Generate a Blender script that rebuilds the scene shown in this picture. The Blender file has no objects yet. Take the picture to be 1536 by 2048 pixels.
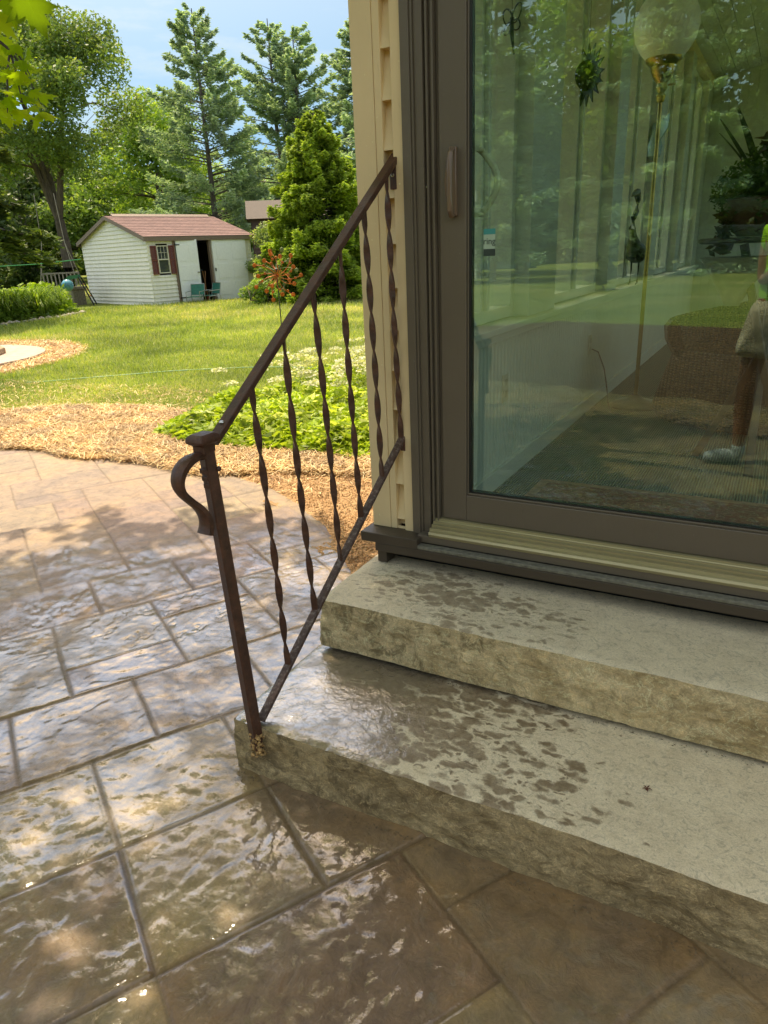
import bpy, bmesh, math, random
import numpy as np
from math import sin, cos, pi, radians, sqrt, atan2
from mathutils import Vector, Matrix

sc = bpy.context.scene
rng = np.random.default_rng(7)
random.seed(7)

# ------------------------------------------------------------------ camera
CAM = np.array([0.0, 0.0, 1.45])
PITCH, ROLL, YAW, FPX = radians(20.34), radians(2.5), radians(29.5), 1400.0
_f = np.array([-sin(YAW)*cos(PITCH), cos(YAW)*cos(PITCH), -sin(PITCH)])
_r = np.array([cos(YAW), sin(YAW), 0.0]); _u = np.cross(_r, _f)
R2 = cos(ROLL)*_r - sin(ROLL)*_u; U2 = cos(ROLL)*_u + sin(ROLL)*_r
cam_d = bpy.data.cameras.new('camera'); cam = bpy.data.objects.new('camera', cam_d)
sc.collection.objects.link(cam); sc.camera = cam
cam_d.sensor_fit = 'VERTICAL'; cam_d.sensor_height = 36; cam_d.lens = FPX/2048*36
cam_d.clip_start = 0.02; cam_d.clip_end = 2000
cam.matrix_world = Matrix(((R2[0], U2[0], -_f[0], CAM[0]), (R2[1], U2[1], -_f[1], CAM[1]), (R2[2], U2[2], -_f[2], CAM[2]), (0, 0, 0, 1)))

def ray(px, py):
    d = _f + R2*(px-768)/FPX - U2*(py-1024)/FPX
    return d
def polar(px, D, py=500):            # ground position at bearing px, distance D
    d = ray(px, py); d = d/np.hypot(d[0], d[1]); p = CAM + d*D
    return p

# ------------------------------------------------------------------ light
SUN_EL, SUN_AZ = radians(66), atan2(0.52, -0.854)      # azimuth of the direction to the sun
S = np.array([cos(SUN_EL)*cos(SUN_AZ), cos(SUN_EL)*sin(SUN_AZ), sin(SUN_EL)])
world = bpy.data.worlds.new('World'); sc.world = world; world.use_nodes = True
wn = world.node_tree; wn.nodes.clear()
w_out = wn.nodes.new('ShaderNodeOutputWorld'); w_bg = wn.nodes.new('ShaderNodeBackground')
sky = wn.nodes.new('ShaderNodeTexSky'); sky.sky_type = 'NISHITA'; sky.sun_disc = False
sky.sun_elevation = SUN_EL; sky.sun_rotation = pi/2 - SUN_AZ
sky.air_density = 1.0; sky.dust_density = 1.2; sky.ozone_density = 1.5
w_bg.inputs['Strength'].default_value = 0.15
# thin high clouds low in the sky
w_tc = wn.nodes.new('ShaderNodeTexCoord'); w_map = wn.nodes.new('ShaderNodeMapping'); w_map.inputs['Scale'].default_value = (2.2, 2.2, 9)
w_no = wn.nodes.new('ShaderNodeTexNoise'); w_no.inputs['Scale'].default_value = 2.2; w_no.inputs['Detail'].default_value = 7; w_no.inputs['Roughness'].default_value = .6
w_cr = wn.nodes.new('ShaderNodeValToRGB'); w_cr.color_ramp.elements[0].position = .52; w_cr.color_ramp.elements[1].position = .75
w_cr.color_ramp.elements[1].color = (.75, .75, .75, 1)
w_mx = wn.nodes.new('ShaderNodeMixRGB'); w_mx.inputs['Color2'].default_value = (4.6, 4.6, 5.2, 1)
wn.links.new(w_tc.outputs['Generated'], w_map.inputs[0]); wn.links.new(w_map.outputs[0], w_no.inputs[0])
wn.links.new(w_no.outputs[0], w_cr.inputs[0]); wn.links.new(w_cr.outputs[0], w_mx.inputs[0])
w_va = wn.nodes.new('ShaderNodeVectorMath'); w_va.operation = 'ADD'; w_va.inputs[1].default_value = (0, 0, .34); w_vn = wn.nodes.new('ShaderNodeVectorMath'); w_vn.operation = 'NORMALIZE'
wn.links.new(w_tc.outputs['Generated'], w_va.inputs[0]); wn.links.new(w_va.outputs[0], w_vn.inputs[0]); wn.links.new(w_vn.outputs[0], sky.inputs[0])
wn.links.new(sky.outputs[0], w_mx.inputs['Color1']); w_sx = wn.nodes.new('ShaderNodeSeparateXYZ'); w_el = wn.nodes.new('ShaderNodeValToRGB'); w_ml = wn.nodes.new('ShaderNodeMixRGB'); w_ml.blend_type = 'MULTIPLY'; w_ml.inputs[0].default_value = 1
w_el.color_ramp.elements[0].position = .12; w_el.color_ramp.elements[0].color = (.31, .455, .49, 1); w_el.color_ramp.elements[1].position = .34; w_el.color_ramp.elements[1].color = (.52, .58, .55, 1)
w_e3 = w_el.color_ramp.elements.new(.48); w_e3.color = (1.0, 1.2, 1.38, 1); w_e4 = w_el.color_ramp.elements.new(.75); w_e4.color = (1.7, 1.42, 1.05, 1)
wn.links.new(w_tc.outputs['Generated'], w_sx.inputs[0]); wn.links.new(w_sx.outputs[2], w_el.inputs[0]); wn.links.new(w_mx.outputs[0], w_ml.inputs[1]); wn.links.new(w_el.outputs[0], w_ml.inputs[2])
w_dp = wn.nodes.new('ShaderNodeVectorMath'); w_dp.operation = 'DOT_PRODUCT'; w_dp.inputs[1].default_value = (-.5, .866, 0); wn.links.new(w_tc.outputs['Generated'], w_dp.inputs[0])
w_fr = wn.nodes.new('ShaderNodeValToRGB'); w_fr.color_ramp.elements[0].position = .38; w_fr.color_ramp.elements[0].color = (1, 1, 1, 1); w_fr.color_ramp.elements[1].position = .66; w_fr.color_ramp.elements[1].color = (0, 0, 0, 1)
w_h = wn.nodes.new('ShaderNodeMath'); w_h.operation = 'MULTIPLY_ADD'; w_h.inputs[1].default_value = .5; w_h.inputs[2].default_value = .5; wn.links.new(w_dp.outputs['Value'], w_h.inputs[0]); wn.links.new(w_h.outputs[0], w_fr.inputs[0])
w_m2 = wn.nodes.new('ShaderNodeMixRGB'); w_m2.blend_type = 'MIX'; w_k = wn.nodes.new('ShaderNodeMixRGB'); w_k.blend_type = 'MULTIPLY'; w_k.inputs[0].default_value = 1; w_k.inputs[2].default_value = (1.35, 1.2, .95, 1)
wn.links.new(w_mx.outputs[0], w_k.inputs[1]); wn.links.new(w_fr.outputs[0], w_m2.inputs[0]); wn.links.new(w_ml.outputs[0], w_m2.inputs[1]); wn.links.new(w_k.outputs[0], w_m2.inputs[2])
wn.links.new(w_m2.outputs[0], w_bg.inputs[0]); wn.links.new(w_bg.outputs[0], w_out.inputs[0])
sun_d = bpy.data.lights.new('sun', 'SUN'); sun_d.energy = 2.15; sun_d.angle = radians(.53); sun_d.color = (1, .95, .86)
sun = bpy.data.objects.new('sun', sun_d); sc.collection.objects.link(sun)
sun.rotation_euler = Vector(S).to_track_quat('Z', 'Y').to_euler()
sc.view_settings.view_transform = 'Standard'; sc.view_settings.look = 'None'
sc.view_settings.use_white_balance = True; sc.view_settings.white_balance_temperature = 8000; sc.view_settings.white_balance_tint = 10
sc.view_settings.exposure = 1.45; sc.view_settings.gamma = 1
sc.cycles.max_bounces = 8; sc.cycles.transparent_max_bounces = 16; sc.cycles.caustics_reflective = False; sc.cycles.caustics_refractive = False
sc.cycles.use_denoising = True; sc.cycles.sample_clamp_indirect = 6

# ------------------------------------------------------------------ helpers
def tag(o, label=None, cat=None, group=None, kind=None):
    if label: o['label'] = label
    if cat: o['category'] = cat
    if group: o['group'] = group
    if kind: o['kind'] = kind
    return o
def empty(name, loc=(0, 0, 0), rz=0):
    o = bpy.data.objects.new(name, None); o.location = loc; o.rotation_euler = (0, 0, rz); o.empty_display_size = .1
    sc.collection.objects.link(o); return o
def mesh_np(name, V, F, mat, parent=None, smooth=False, rnd=None, attrs=None):
    """V (n,3), F (m,k) all faces with k corners."""
    V = np.asarray(V, dtype=np.float32); F = np.asarray(F, dtype=np.int32)
    me = bpy.data.meshes.new(name); me.vertices.add(len(V)); me.vertices.foreach_set('co', V.ravel())
    k = F.shape[1]; me.loops.add(F.size); me.loops.foreach_set('vertex_index', F.ravel())
    me.polygons.add(len(F)); me.polygons.foreach_set('loop_start', np.arange(0, F.size, k, dtype=np.int32))
    me.polygons.foreach_set('use_smooth', np.full(len(F), smooth, dtype=bool))
    if rnd is not None:
        a = me.attributes.new('rnd', 'FLOAT', 'FACE'); a.data.foreach_set('value', np.asarray(rnd, dtype=np.float32))
    for n, v in (attrs or {}).items():
        a = me.attributes.new(n, 'FLOAT', 'POINT'); a.data.foreach_set('value', np.asarray(v, dtype=np.float32))
    me.update(calc_edges=True); me.materials.append(mat)
    o = bpy.data.objects.new(name, me); sc.collection.objects.link(o)
    if parent is not None: o.parent = parent
    return o
class MB:
    """collects boxes, tubes and prisms, links them as one mesh object"""
    def __init__(s): s.v = []; s.f = []; s.m = []; s.cur = 0
    def add(s, V, F):
        n = len(s.v); s.v += [tuple(map(float, p)) for p in V]; s.f += [tuple(i+n for i in f) for f in F]; s.m += [s.cur]*len(F)
    def box(s, x0, x1, y0, y1, z0, z1):
        s.add([(x0, y0, z0), (x1, y0, z0), (x1, y1, z0), (x0, y1, z0), (x0, y0, z1), (x1, y0, z1), (x1, y1, z1), (x0, y1, z1)],
              [(0, 3, 2, 1), (4, 5, 6, 7), (0, 1, 5, 4), (1, 2, 6, 5), (2, 3, 7, 6), (3, 0, 4, 7)])
    def sweep(s, P, sec, up=(0, 0, 1), close=True, twist=None, scale=None):
        """sweep a 2-D section (list of (a,b)) along P; a along side, b along 'up'"""
        P = [Vector(p) for p in P]; n = len(P); k = len(sec); V = []
        for i, p in enumerate(P):
            t = (P[min(i+1, n-1)] - P[max(i-1, 0)]).normalized(); u = Vector(up[i] if isinstance(up, list) else up)
            a = t.cross(u)
            if a.length < 1e-5: a = t.cross(Vector((1, 0, 0)))
            a.normalize(); b = a.cross(t).normalized()
            tw = twist[i] if twist is not None else 0; sl = scale[i] if scale is not None else 1
            for (x, y) in sec:
                X = (x*cos(tw)-y*sin(tw))*sl; Y = (x*sin(tw)+y*cos(tw))*sl
                V.append(p + a*X + b*Y)
        F = []
        for i in range(n-1):
            for j in range(k):
                F.append((i*k+j, i*k+(j+1) % k, (i+1)*k+(j+1) % k, (i+1)*k+j))
        if close: F += [tuple(range(k-1, -1, -1)), tuple(range((n-1)*k, n*k))]
        s.add(V, F)
    def tube(s, P, r, seg=8, close=True):
        if not isinstance(r, (list, tuple, np.ndarray)): r = [r]*len(P)
        sec = [(cos(2*pi*j/seg), sin(2*pi*j/seg)) for j in range(seg)]
        s.sweep(P, sec, close=close, scale=list(r), up=(.013, .021, 1))
    def lathe(s, prof, c=(0, 0, 0), seg=24, axis='z'):
        V = []; F = []; k = len(prof)
        for j in range(seg):
            a = 2*pi*j/seg
            for (r, z) in prof:
                if axis == 'z': V.append((c[0]+r*cos(a), c[1]+r*sin(a), c[2]+z))
                elif axis == 'y': V.append((c[0]+r*cos(a), c[1]+z, c[2]+r*sin(a)))
                else: V.append((c[0]+z, c[1]+r*cos(a), c[2]+r*sin(a)))
        for j in range(seg):
            for i in range(k-1):
                a, b = j*k+i, ((j+1) % seg)*k+i; F.append((a, b, b+1, a+1))
        s.add(V, F)
    def prism(s, poly, f0, f1, fn):
        """poly of 2-D points, extruded between f0 and f1; fn(a,b,c)->xyz"""
        n = len(poly); V = [fn(a, b, f0) for a, b in poly] + [fn(a, b, f1) for a, b in poly]
        F = [tuple(range(n)), tuple(range(2*n-1, n-1, -1))] + [(i, i+n, (i+1) % n+n, (i+1) % n) for i in range(n)]
        s.add(V, F)
    def build(s, name, mat, parent=None, bevel=0, smooth=False, mats=None, seg=2):
        me = bpy.data.meshes.new(name); me.from_pydata(s.v, [], s.f); me.validate()
        me.materials.append(mat)
        for m in (mats or []): me.materials.append(m)
        if mats:
            for p, mi in zip(me.polygons, s.m): p.material_index = mi
        bm = bmesh.new(); bm.from_mesh(me); bmesh.ops.remove_doubles(bm, verts=bm.verts, dist=1e-6); bmesh.ops.recalc_face_normals(bm, faces=bm.faces); bm.to_mesh(me); bm.free()
        if smooth:
            for p in me.polygons: p.use_smooth = True
            try: me.set_sharp_from_angle(angle=radians(40))
            except Exception: pass
        o = bpy.data.objects.new(name, me); sc.collection.objects.link(o)
        if parent is not None: o.parent = parent
        if bevel:
            b = o.modifiers.new('bevel', 'BEVEL'); b.width = bevel; b.segments = seg; b.limit_method = 'ANGLE'; b.angle_limit = radians(35)
        return o
def copy_tree(o, parent=None):
    c = o.copy(); sc.collection.objects.link(c)
    if parent is not None: c.parent = parent
    for ch in [x for x in bpy.data.objects if x.parent == o and x is not c]: copy_tree(ch, c)
    return c

# value noise (numpy) -------------------------------------------------
_perm = rng.random((4096,)).astype(np.float32)
def _h(ix, iy, iz): return _perm[(ix*73856093 ^ iy*19349663 ^ iz*83492791) & 4095]
def vnoise(x, y, z=0.0):
    x, y, z = np.broadcast_arrays(np.asarray(x, float), np.asarray(y, float), np.asarray(z, float))
    ix, iy, iz = np.floor(x).astype(np.int64), np.floor(y).astype(np.int64), np.floor(z).astype(np.int64)
    fx, fy, fz = x-ix, y-iy, z-iz
    fx, fy, fz = [t*t*(3-2*t) for t in (fx, fy, fz)]
    r = 0
    for dx in (0, 1):
        for dy in (0, 1):
            for dz in (0, 1):
                r = r + _h(ix+dx, iy+dy, iz+dz)*(fx if dx else 1-fx)*(fy if dy else 1-fy)*(fz if dz else 1-fz)
    return r*2-1
def fbm(x, y, z=0.0, o=4, g=.5):
    a = 1; s = 0; n = 0
    for i in range(o):
        s = s + a*vnoise(x*2**i+i*7.3, y*2**i+i*3.1, np.asarray(z)*2**i+i*1.7); n += a; a *= g
    return s/n
def gz(x, y):
    s = -.5*np.asarray(x)+.866*np.asarray(y); return .0115*np.maximum(0, s-5)

# ------------------------------------------------------------------ materials
class NT:
    def __init__(s, name):
        s.m = bpy.data.materials.new(name); s.m.use_nodes = True; s.t = s.m.node_tree; s.b = s.t.nodes['Principled BSDF']; s.o = s.t.nodes['Material Output']
        s.x = None
    def n(s, typ, **k):
        nd = s.t.nodes.new('ShaderNode'+typ)
        for a, v in k.items():
            if a in nd.inputs:
                s.set(nd.inputs[a], v)
            else: setattr(nd, a, v)
        return nd
    def set(s, inp, v):
        if isinstance(v, bpy.types.NodeSocket): s.t.links.new(v, inp)
        else:
            if isinstance(v, (tuple, list)) and len(v) == 3 and inp.type == 'RGBA': v = (*v, 1)
            inp.default_value = v
    def P(s, **k):
        for a, v in k.items(): s.set(s.b.inputs[a.replace('_', ' ')], v)
        return s
    def co(s, kind='Object', scale=None):
        if s.x is None: s.x = s.n('TexCoord')
        o = s.x.outputs[kind]
        if scale is not None:
            mp = s.n('Mapping'); s.set(mp.inputs[0], o); mp.inputs['Scale'].default_value = scale if isinstance(scale, tuple) else (scale,)*3; o = mp.outputs[0]
        return o
    def geo(s, scale=None):
        o = s.n('NewGeometry').outputs['Position']
        if scale is not None:
            mp = s.n('Mapping'); s.set(mp.inputs[0], o); mp.inputs['Scale'].default_value = scale if isinstance(scale, tuple) else (scale,)*3; o = mp.outputs[0]
        return o
    def noise(s, vec, scale, detail=4, rough=.55, dist=0, out=0):
        nd = s.n('TexNoise'); s.set(nd.inputs['Vector'], vec); nd.inputs['Scale'].default_value = scale; nd.inputs['Detail'].default_value = detail
        nd.inputs['Roughness'].default_value = rough; nd.inputs['Distortion'].default_value = dist; return nd.outputs[out]
    def vor(s, vec, scale, feat='F1', out=0):
        nd = s.n('TexVoronoi'); nd.feature = feat; s.set(nd.inputs['Vector'], vec); nd.inputs['Scale'].default_value = scale; return nd.outputs[out]
    def ramp(s, fac, stops):
        nd = s.n('ValToRGB'); s.set(nd.inputs[0], fac); e = nd.color_ramp.elements
        while len(e) < len(stops): e.new(.5)
        for el, (p, c) in zip(e, stops):
            el.position = p; el.color = (c, c, c, 1) if not isinstance(c, (tuple, list)) else (*c, 1)
        return nd.outputs[0]
    def mix(s, fac, a, b, mode='MIX'):
        nd = s.n('MixRGB'); nd.blend_type = mode; s.set(nd.inputs[0], fac); s.set(nd.inputs[1], a); s.set(nd.inputs[2], b); return nd.outputs[0]
    def math(s, op, a, b=0.0, c=None):
        nd = s.n('Math'); nd.operation = op; s.set(nd.inputs[0], a); s.set(nd.inputs[1], b)
        if c is not None: s.set(nd.inputs[2], c)
        return nd.outputs[0]
    def attr(s, name): return s.n('Attribute', attribute_name=name).outputs['Fac']
    def bump(s, h, dist=.01, strength=1, normal=None):
        nd = s.n('Bump'); s.set(nd.inputs['Height'], h); nd.inputs['Distance'].default_value = dist; nd.inputs['Strength'].default_value = strength
        if normal is not None: s.set(nd.inputs['Normal'], normal)
        return nd.outputs[0]
def simple(name, col, rough=.5, metal=0, noise=None, bump=None, spec=.5, var=.12):
    t = NT(name); c = t.co('Object'); nz = t.noise(c, noise or 18, 5)
    dk = tuple(v*(1-var) for v in col); lt = tuple(min(1, v*(1+var)) for v in col)
    t.P(Base_Color=t.ramp(nz, [(.3, dk), (.7, lt)]), Roughness=rough, Metallic=metal, Specular_IOR_Level=spec)
    if bump: t.P(Normal=t.bump(t.noise(c, bump[0], 4), bump[1]))
    return t.m
def leafmat(name, stops, trans=.45, rough=.5, big=None):
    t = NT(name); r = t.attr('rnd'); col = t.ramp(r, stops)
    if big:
        nz = t.noise(t.geo(), big, 3); col = t.mix(1, col, t.ramp(nz, [(.35, (.72, .74, .78)), (.65, (1.2, 1.2, 1.05))]), 'MULTIPLY')
    d = t.b; t.P(Base_Color=col, Roughness=rough, Specular_IOR_Level=.35)
    tr = t.n('BsdfTranslucent'); t.set(tr.inputs[0], t.mix(1, col, (1.35, 1.35, .55), 'MULTIPLY')); mx = t.n('MixShader'); mx.inputs[0].default_value = trans
    t.t.links.new(d.outputs[0], mx.inputs[1]); t.t.links.new(tr.outputs[0], mx.inputs[2]); t.t.links.new(mx.outputs[0], t.o.inputs[0])
    return t.m
M = {}
M['leaf_maple'] = leafmat('maple_leaf', [(0, (0.12, 0.20, 0.02)), (.5, (0.22, 0.36, 0.025)), (1, (0.42, 0.54, 0.04))], .62)
M['leaf_a'] = leafmat('leaf_oak_green', [(0, (0.10, 0.178, 0.06)), (.5, (0.17, 0.27, 0.08)), (1, (0.33, 0.40, 0.11))], .4, big=.5)
M['leaf_b'] = leafmat('leaf_bright_green', [(0, (0.115, 0.215, 0.055)), (.5, (0.205, 0.335, 0.075)), (1, (0.38, 0.47, 0.11))], .45, big=.5)
M['leaf_dark'] = leafmat('leaf_dark', [(0, (0.042, 0.083, 0.025)), (.6, (0.083, 0.135, 0.038)), (1, (0.156, 0.208, 0.052))], .3, big=.7)
M['needle_blue'] = leafmat('needle_blue', [(0, (0.152, 0.241, 0.190)), (.6, (0.304, 0.419, 0.331)), (1, (0.507, 0.635, 0.507))], .38, big=.8)
M['needle_green'] = leafmat('needle_green', [(0, (0.058, 0.115, 0.023)), (.4, (0.16, 0.26, 0.04)), (1, (0.42, 0.54, 0.10))], .36, big=1.4)
M['leaf_varieg'] = leafmat('leaf_variegated', [(0, (0.120, 0.204, 0.060)), (.5, (0.240, 0.336, 0.120)), (1, (0.600, 0.660, 0.360))], .4)
M['leaf_bed'] = leafmat('leaf_groundcover', [(0, (0.13, 0.20, 0.03)), (.45, (0.32, 0.44, 0.06)), (.8, (0.50, 0.60, 0.11)), (1, (0.78, 0.80, 0.42))], .4, big=2.5)
M['leaf_lily'] = leafmat('leaf_daylily', [(0, (0.112, 0.196, 0.028)), (.6, (0.210, 0.336, 0.042)), (1, (0.364, 0.504, 0.070))], .4, big=1.5)
M['leaf_house'] = leafmat('leaf_houseplant', [(0, (.03, .06, .015)), (.6, (.06, .12, .02)), (1, (.13, .2, .04))], .35)
M['leaf_red'] = leafmat('leaf_reddish', [(0, (.05, .025, .015)), (.6, (.09, .045, .02)), (1, (.12, .09, .03))], .3)
M['flower_white'] = leafmat('flower_white', [(0, (.5, .52, .36)), (1, (.72, .72, .55))], .3)
M['grass'] = leafmat('grass_blade', [(0, (0.16, 0.23, 0.05)), (.4, (0.27, 0.36, 0.075)), (.75, (0.42, 0.47, 0.14)), (1, (0.60, 0.54, 0.27))], .35, big=.6)
M['straw'] = leafmat('straw_strand', [(0, (0.22, 0.11, 0.045)), (.3, (.48, .28, .115)), (.7, (0.70, 0.49, 0.245)), (1, (0.84, 0.69, 0.44))], .1, .6, big=3)
def bark(name, a, b):
    t = NT(name); c = t.co('Object', (6, 6, 1.2)); nz = t.noise(c, 3, 6, .65)
    t.P(Base_Color=t.ramp(nz, [(.3, a), (.7, b)]), Roughness=.9, Normal=t.bump(nz, .03)); return t.m
M['bark'] = bark('bark', (.045, .035, .025), (.13, .105, .08)); M['bark_grey'] = bark('bark_grey', (.06, .05, .042), (.17, .15, .13))

# lawn
t = NT('lawn_ground'); g = t.geo(); n1 = t.noise(g, .35, 5, .6); n2 = t.noise(g, 9, 5, .7); n3 = t.noise(g, 70, 3, .7)
c = t.ramp(n1, [(.3, (.15, .205, .045)), (.5, (.22, .27, .065)), (.68, (.32, .32, .11))])
c = t.mix(.75, c, t.ramp(n2, [(.3, (.55, .6, .5)), (.7, (1.35, 1.3, 1.3))]), 'MULTIPLY'); c = t.mix(.6, c, t.ramp(n3, [(.35, (.55, .6, .5)), (.7, (1.45, 1.4, 1.3))]), 'MULTIPLY')
t.P(Base_Color=c, Roughness=.9, Specular_IOR_Level=.1, Normal=t.bump(t.math('ADD', n2, n3), .04)); M['lawn'] = t.m
# soil under netting
t = NT('soil_net'); g = t.geo(); v = t.vor(t.geo((1, 1, .2)), 42); n1 = t.noise(g, 5, 5, .65); n2 = t.noise(g, 90, 3, .7)
c = t.ramp(n1, [(.3, (.50, .30, .15)), (.7, (.66, .43, .23))]); c = t.mix(t.ramp(v, [(.0, 0.0), (.55, .0), (.75, .5)]), c, (.22, .12, .06)); c = t.mix(.5, c, t.ramp(n2, [(.3, (.6, .6, .6)), (.7, (1.3, 1.3, 1.3))]), 'MULTIPLY')
t.P(Base_Color=c, Roughness=.95, Specular_IOR_Level=.1, Normal=t.bump(t.math('SUBTRACT', n2, v), .02)); M['soil'] = t.m
t = NT('straw_base'); g = t.geo(); n1 = t.noise(t.geo((1, 1, 1)), 60, 6, .75, 1.5); c = t.ramp(n1, [(.3, (.34, .20, .08)), (.55, (.52, .33, .15)), (.75, (.68, .48, .26))])
t.P(Base_Color=c, Roughness=.9, Specular_IOR_Level=.15, Normal=t.bump(n1, .02)); M['straw_base'] = t.m
# stamped patio: wet and dry
t = NT('stamped_concrete'); g = t.geo(); st = t.attr('stone'); gr = t.attr('groove'); wet = t.attr('wet')
n1 = t.noise(g, 2.4, 5, .6, .4); n2 = t.noise(g, 14, 6, .7, .6); n3 = t.noise(g, 130, 4, .7)
dry = t.ramp(st, [(0, (.275, .212, .148)), (.35, (.295, .22, .156)), (.6, (.24, .185, .15)), (.8, (.265, .183, .15)), (1, (.295, .232, .155))])
wetc = t.ramp(st, [(0, (.225, .16, .075)), (.3, (.215, .15, .08)), (.55, (.17, .108, .052)), (.8, (.165, .106, .062)), (1, (.25, .168, .078))])
wf = t.math('MULTIPLY', wet, t.ramp(n1, [(.30, .80), (.6, 1)]))
c = t.mix(wf, dry, wetc)
c = t.mix(.85, c, t.ramp(n1, [(.3, (.70, .74, .82)), (.5, (1, 1, 1)), (.7, (1.25, 1.15, .92))]), 'MULTIPLY')
c = t.mix(.8, c, t.ramp(n2, [(.28, (.55, .55, .57)), (.5, (1, 1, 1)), (.72, (1.4, 1.33, 1.2))]), 'MULTIPLY')
c = t.mix(.4, c, t.ramp(n3, [(.3, (.65, .65, .65)), (.7, (1.3, 1.3, 1.3))]), 'MULTIPLY')
c = t.mix(t.math('MULTIPLY', gr, .6), c, (.10, .072, .038))
rw = t.ramp(t.noise(g, 5, 5, .65, .5), [(.3, .035), (.52, .11), (.72, .38)])
rr = t.mix(wet, (.62, .62, .62), t.mix(t.math('MULTIPLY', gr, .6), rw, (.4, .4, .4)))
hh = t.math('ADD', t.math('MULTIPLY', n2, 1.0), t.math('MULTIPLY', n3, .10))
nb = t.noise(t.geo((1, 1, 1)), 26, 5, .6, 1.2)
hh = t.math('ADD', hh, t.math('MULTIPLY', nb, .5))
cw = t.math('MULTIPLY', t.math('MULTIPLY', t.ramp(wet, [(.15, 0.0), (.6, 1)]), t.ramp(t.noise(g, 4.2, 6, .65, .5), [(.40, .22), (.57, 1)])), t.math('SUBTRACT', 1, t.attr('rim')))
ch = t.math('ADD', t.noise(t.geo((1, 1.2, 1)), 5.5, 6, .58, .25), t.math('MULTIPLY', t.noise(g, 60, 3, .6, .3), .03))
t.P(Coat_Weight=t.math('MULTIPLY', cw, .85), Coat_Roughness=.06, Coat_IOR=2.15, Coat_Normal=t.bump(ch, .0052))
t.P(Base_Color=c, Roughness=t.mix(wet, (.62, .62, .62), (.42, .42, .42)), Specular_IOR_Level=.35, Normal=t.bump(hh, .009, .8)); M['patio'] = t.m
# cast stone steps
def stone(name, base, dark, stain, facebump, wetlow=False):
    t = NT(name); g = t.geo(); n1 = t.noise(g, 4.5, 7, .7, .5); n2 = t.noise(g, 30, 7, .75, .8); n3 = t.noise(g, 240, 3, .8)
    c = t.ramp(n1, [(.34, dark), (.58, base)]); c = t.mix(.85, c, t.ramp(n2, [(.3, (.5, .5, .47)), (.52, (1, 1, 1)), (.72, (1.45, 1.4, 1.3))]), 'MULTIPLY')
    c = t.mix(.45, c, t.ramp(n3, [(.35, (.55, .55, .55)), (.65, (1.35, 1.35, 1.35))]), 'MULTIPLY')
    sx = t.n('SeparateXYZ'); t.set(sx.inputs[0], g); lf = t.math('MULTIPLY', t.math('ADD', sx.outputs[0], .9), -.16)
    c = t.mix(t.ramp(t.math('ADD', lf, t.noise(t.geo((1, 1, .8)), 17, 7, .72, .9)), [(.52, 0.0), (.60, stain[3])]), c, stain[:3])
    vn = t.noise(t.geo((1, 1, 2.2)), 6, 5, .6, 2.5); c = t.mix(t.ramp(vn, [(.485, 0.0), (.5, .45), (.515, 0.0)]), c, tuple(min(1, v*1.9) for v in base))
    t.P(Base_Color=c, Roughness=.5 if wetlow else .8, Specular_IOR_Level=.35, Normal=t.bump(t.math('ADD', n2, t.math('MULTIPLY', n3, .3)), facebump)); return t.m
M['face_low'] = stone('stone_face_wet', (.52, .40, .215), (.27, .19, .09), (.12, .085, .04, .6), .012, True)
M['face_high'] = stone('stone_face', (.70, .56, .32), (.42, .31, .15), (.17, .13, .06, .7), .010)
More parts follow.
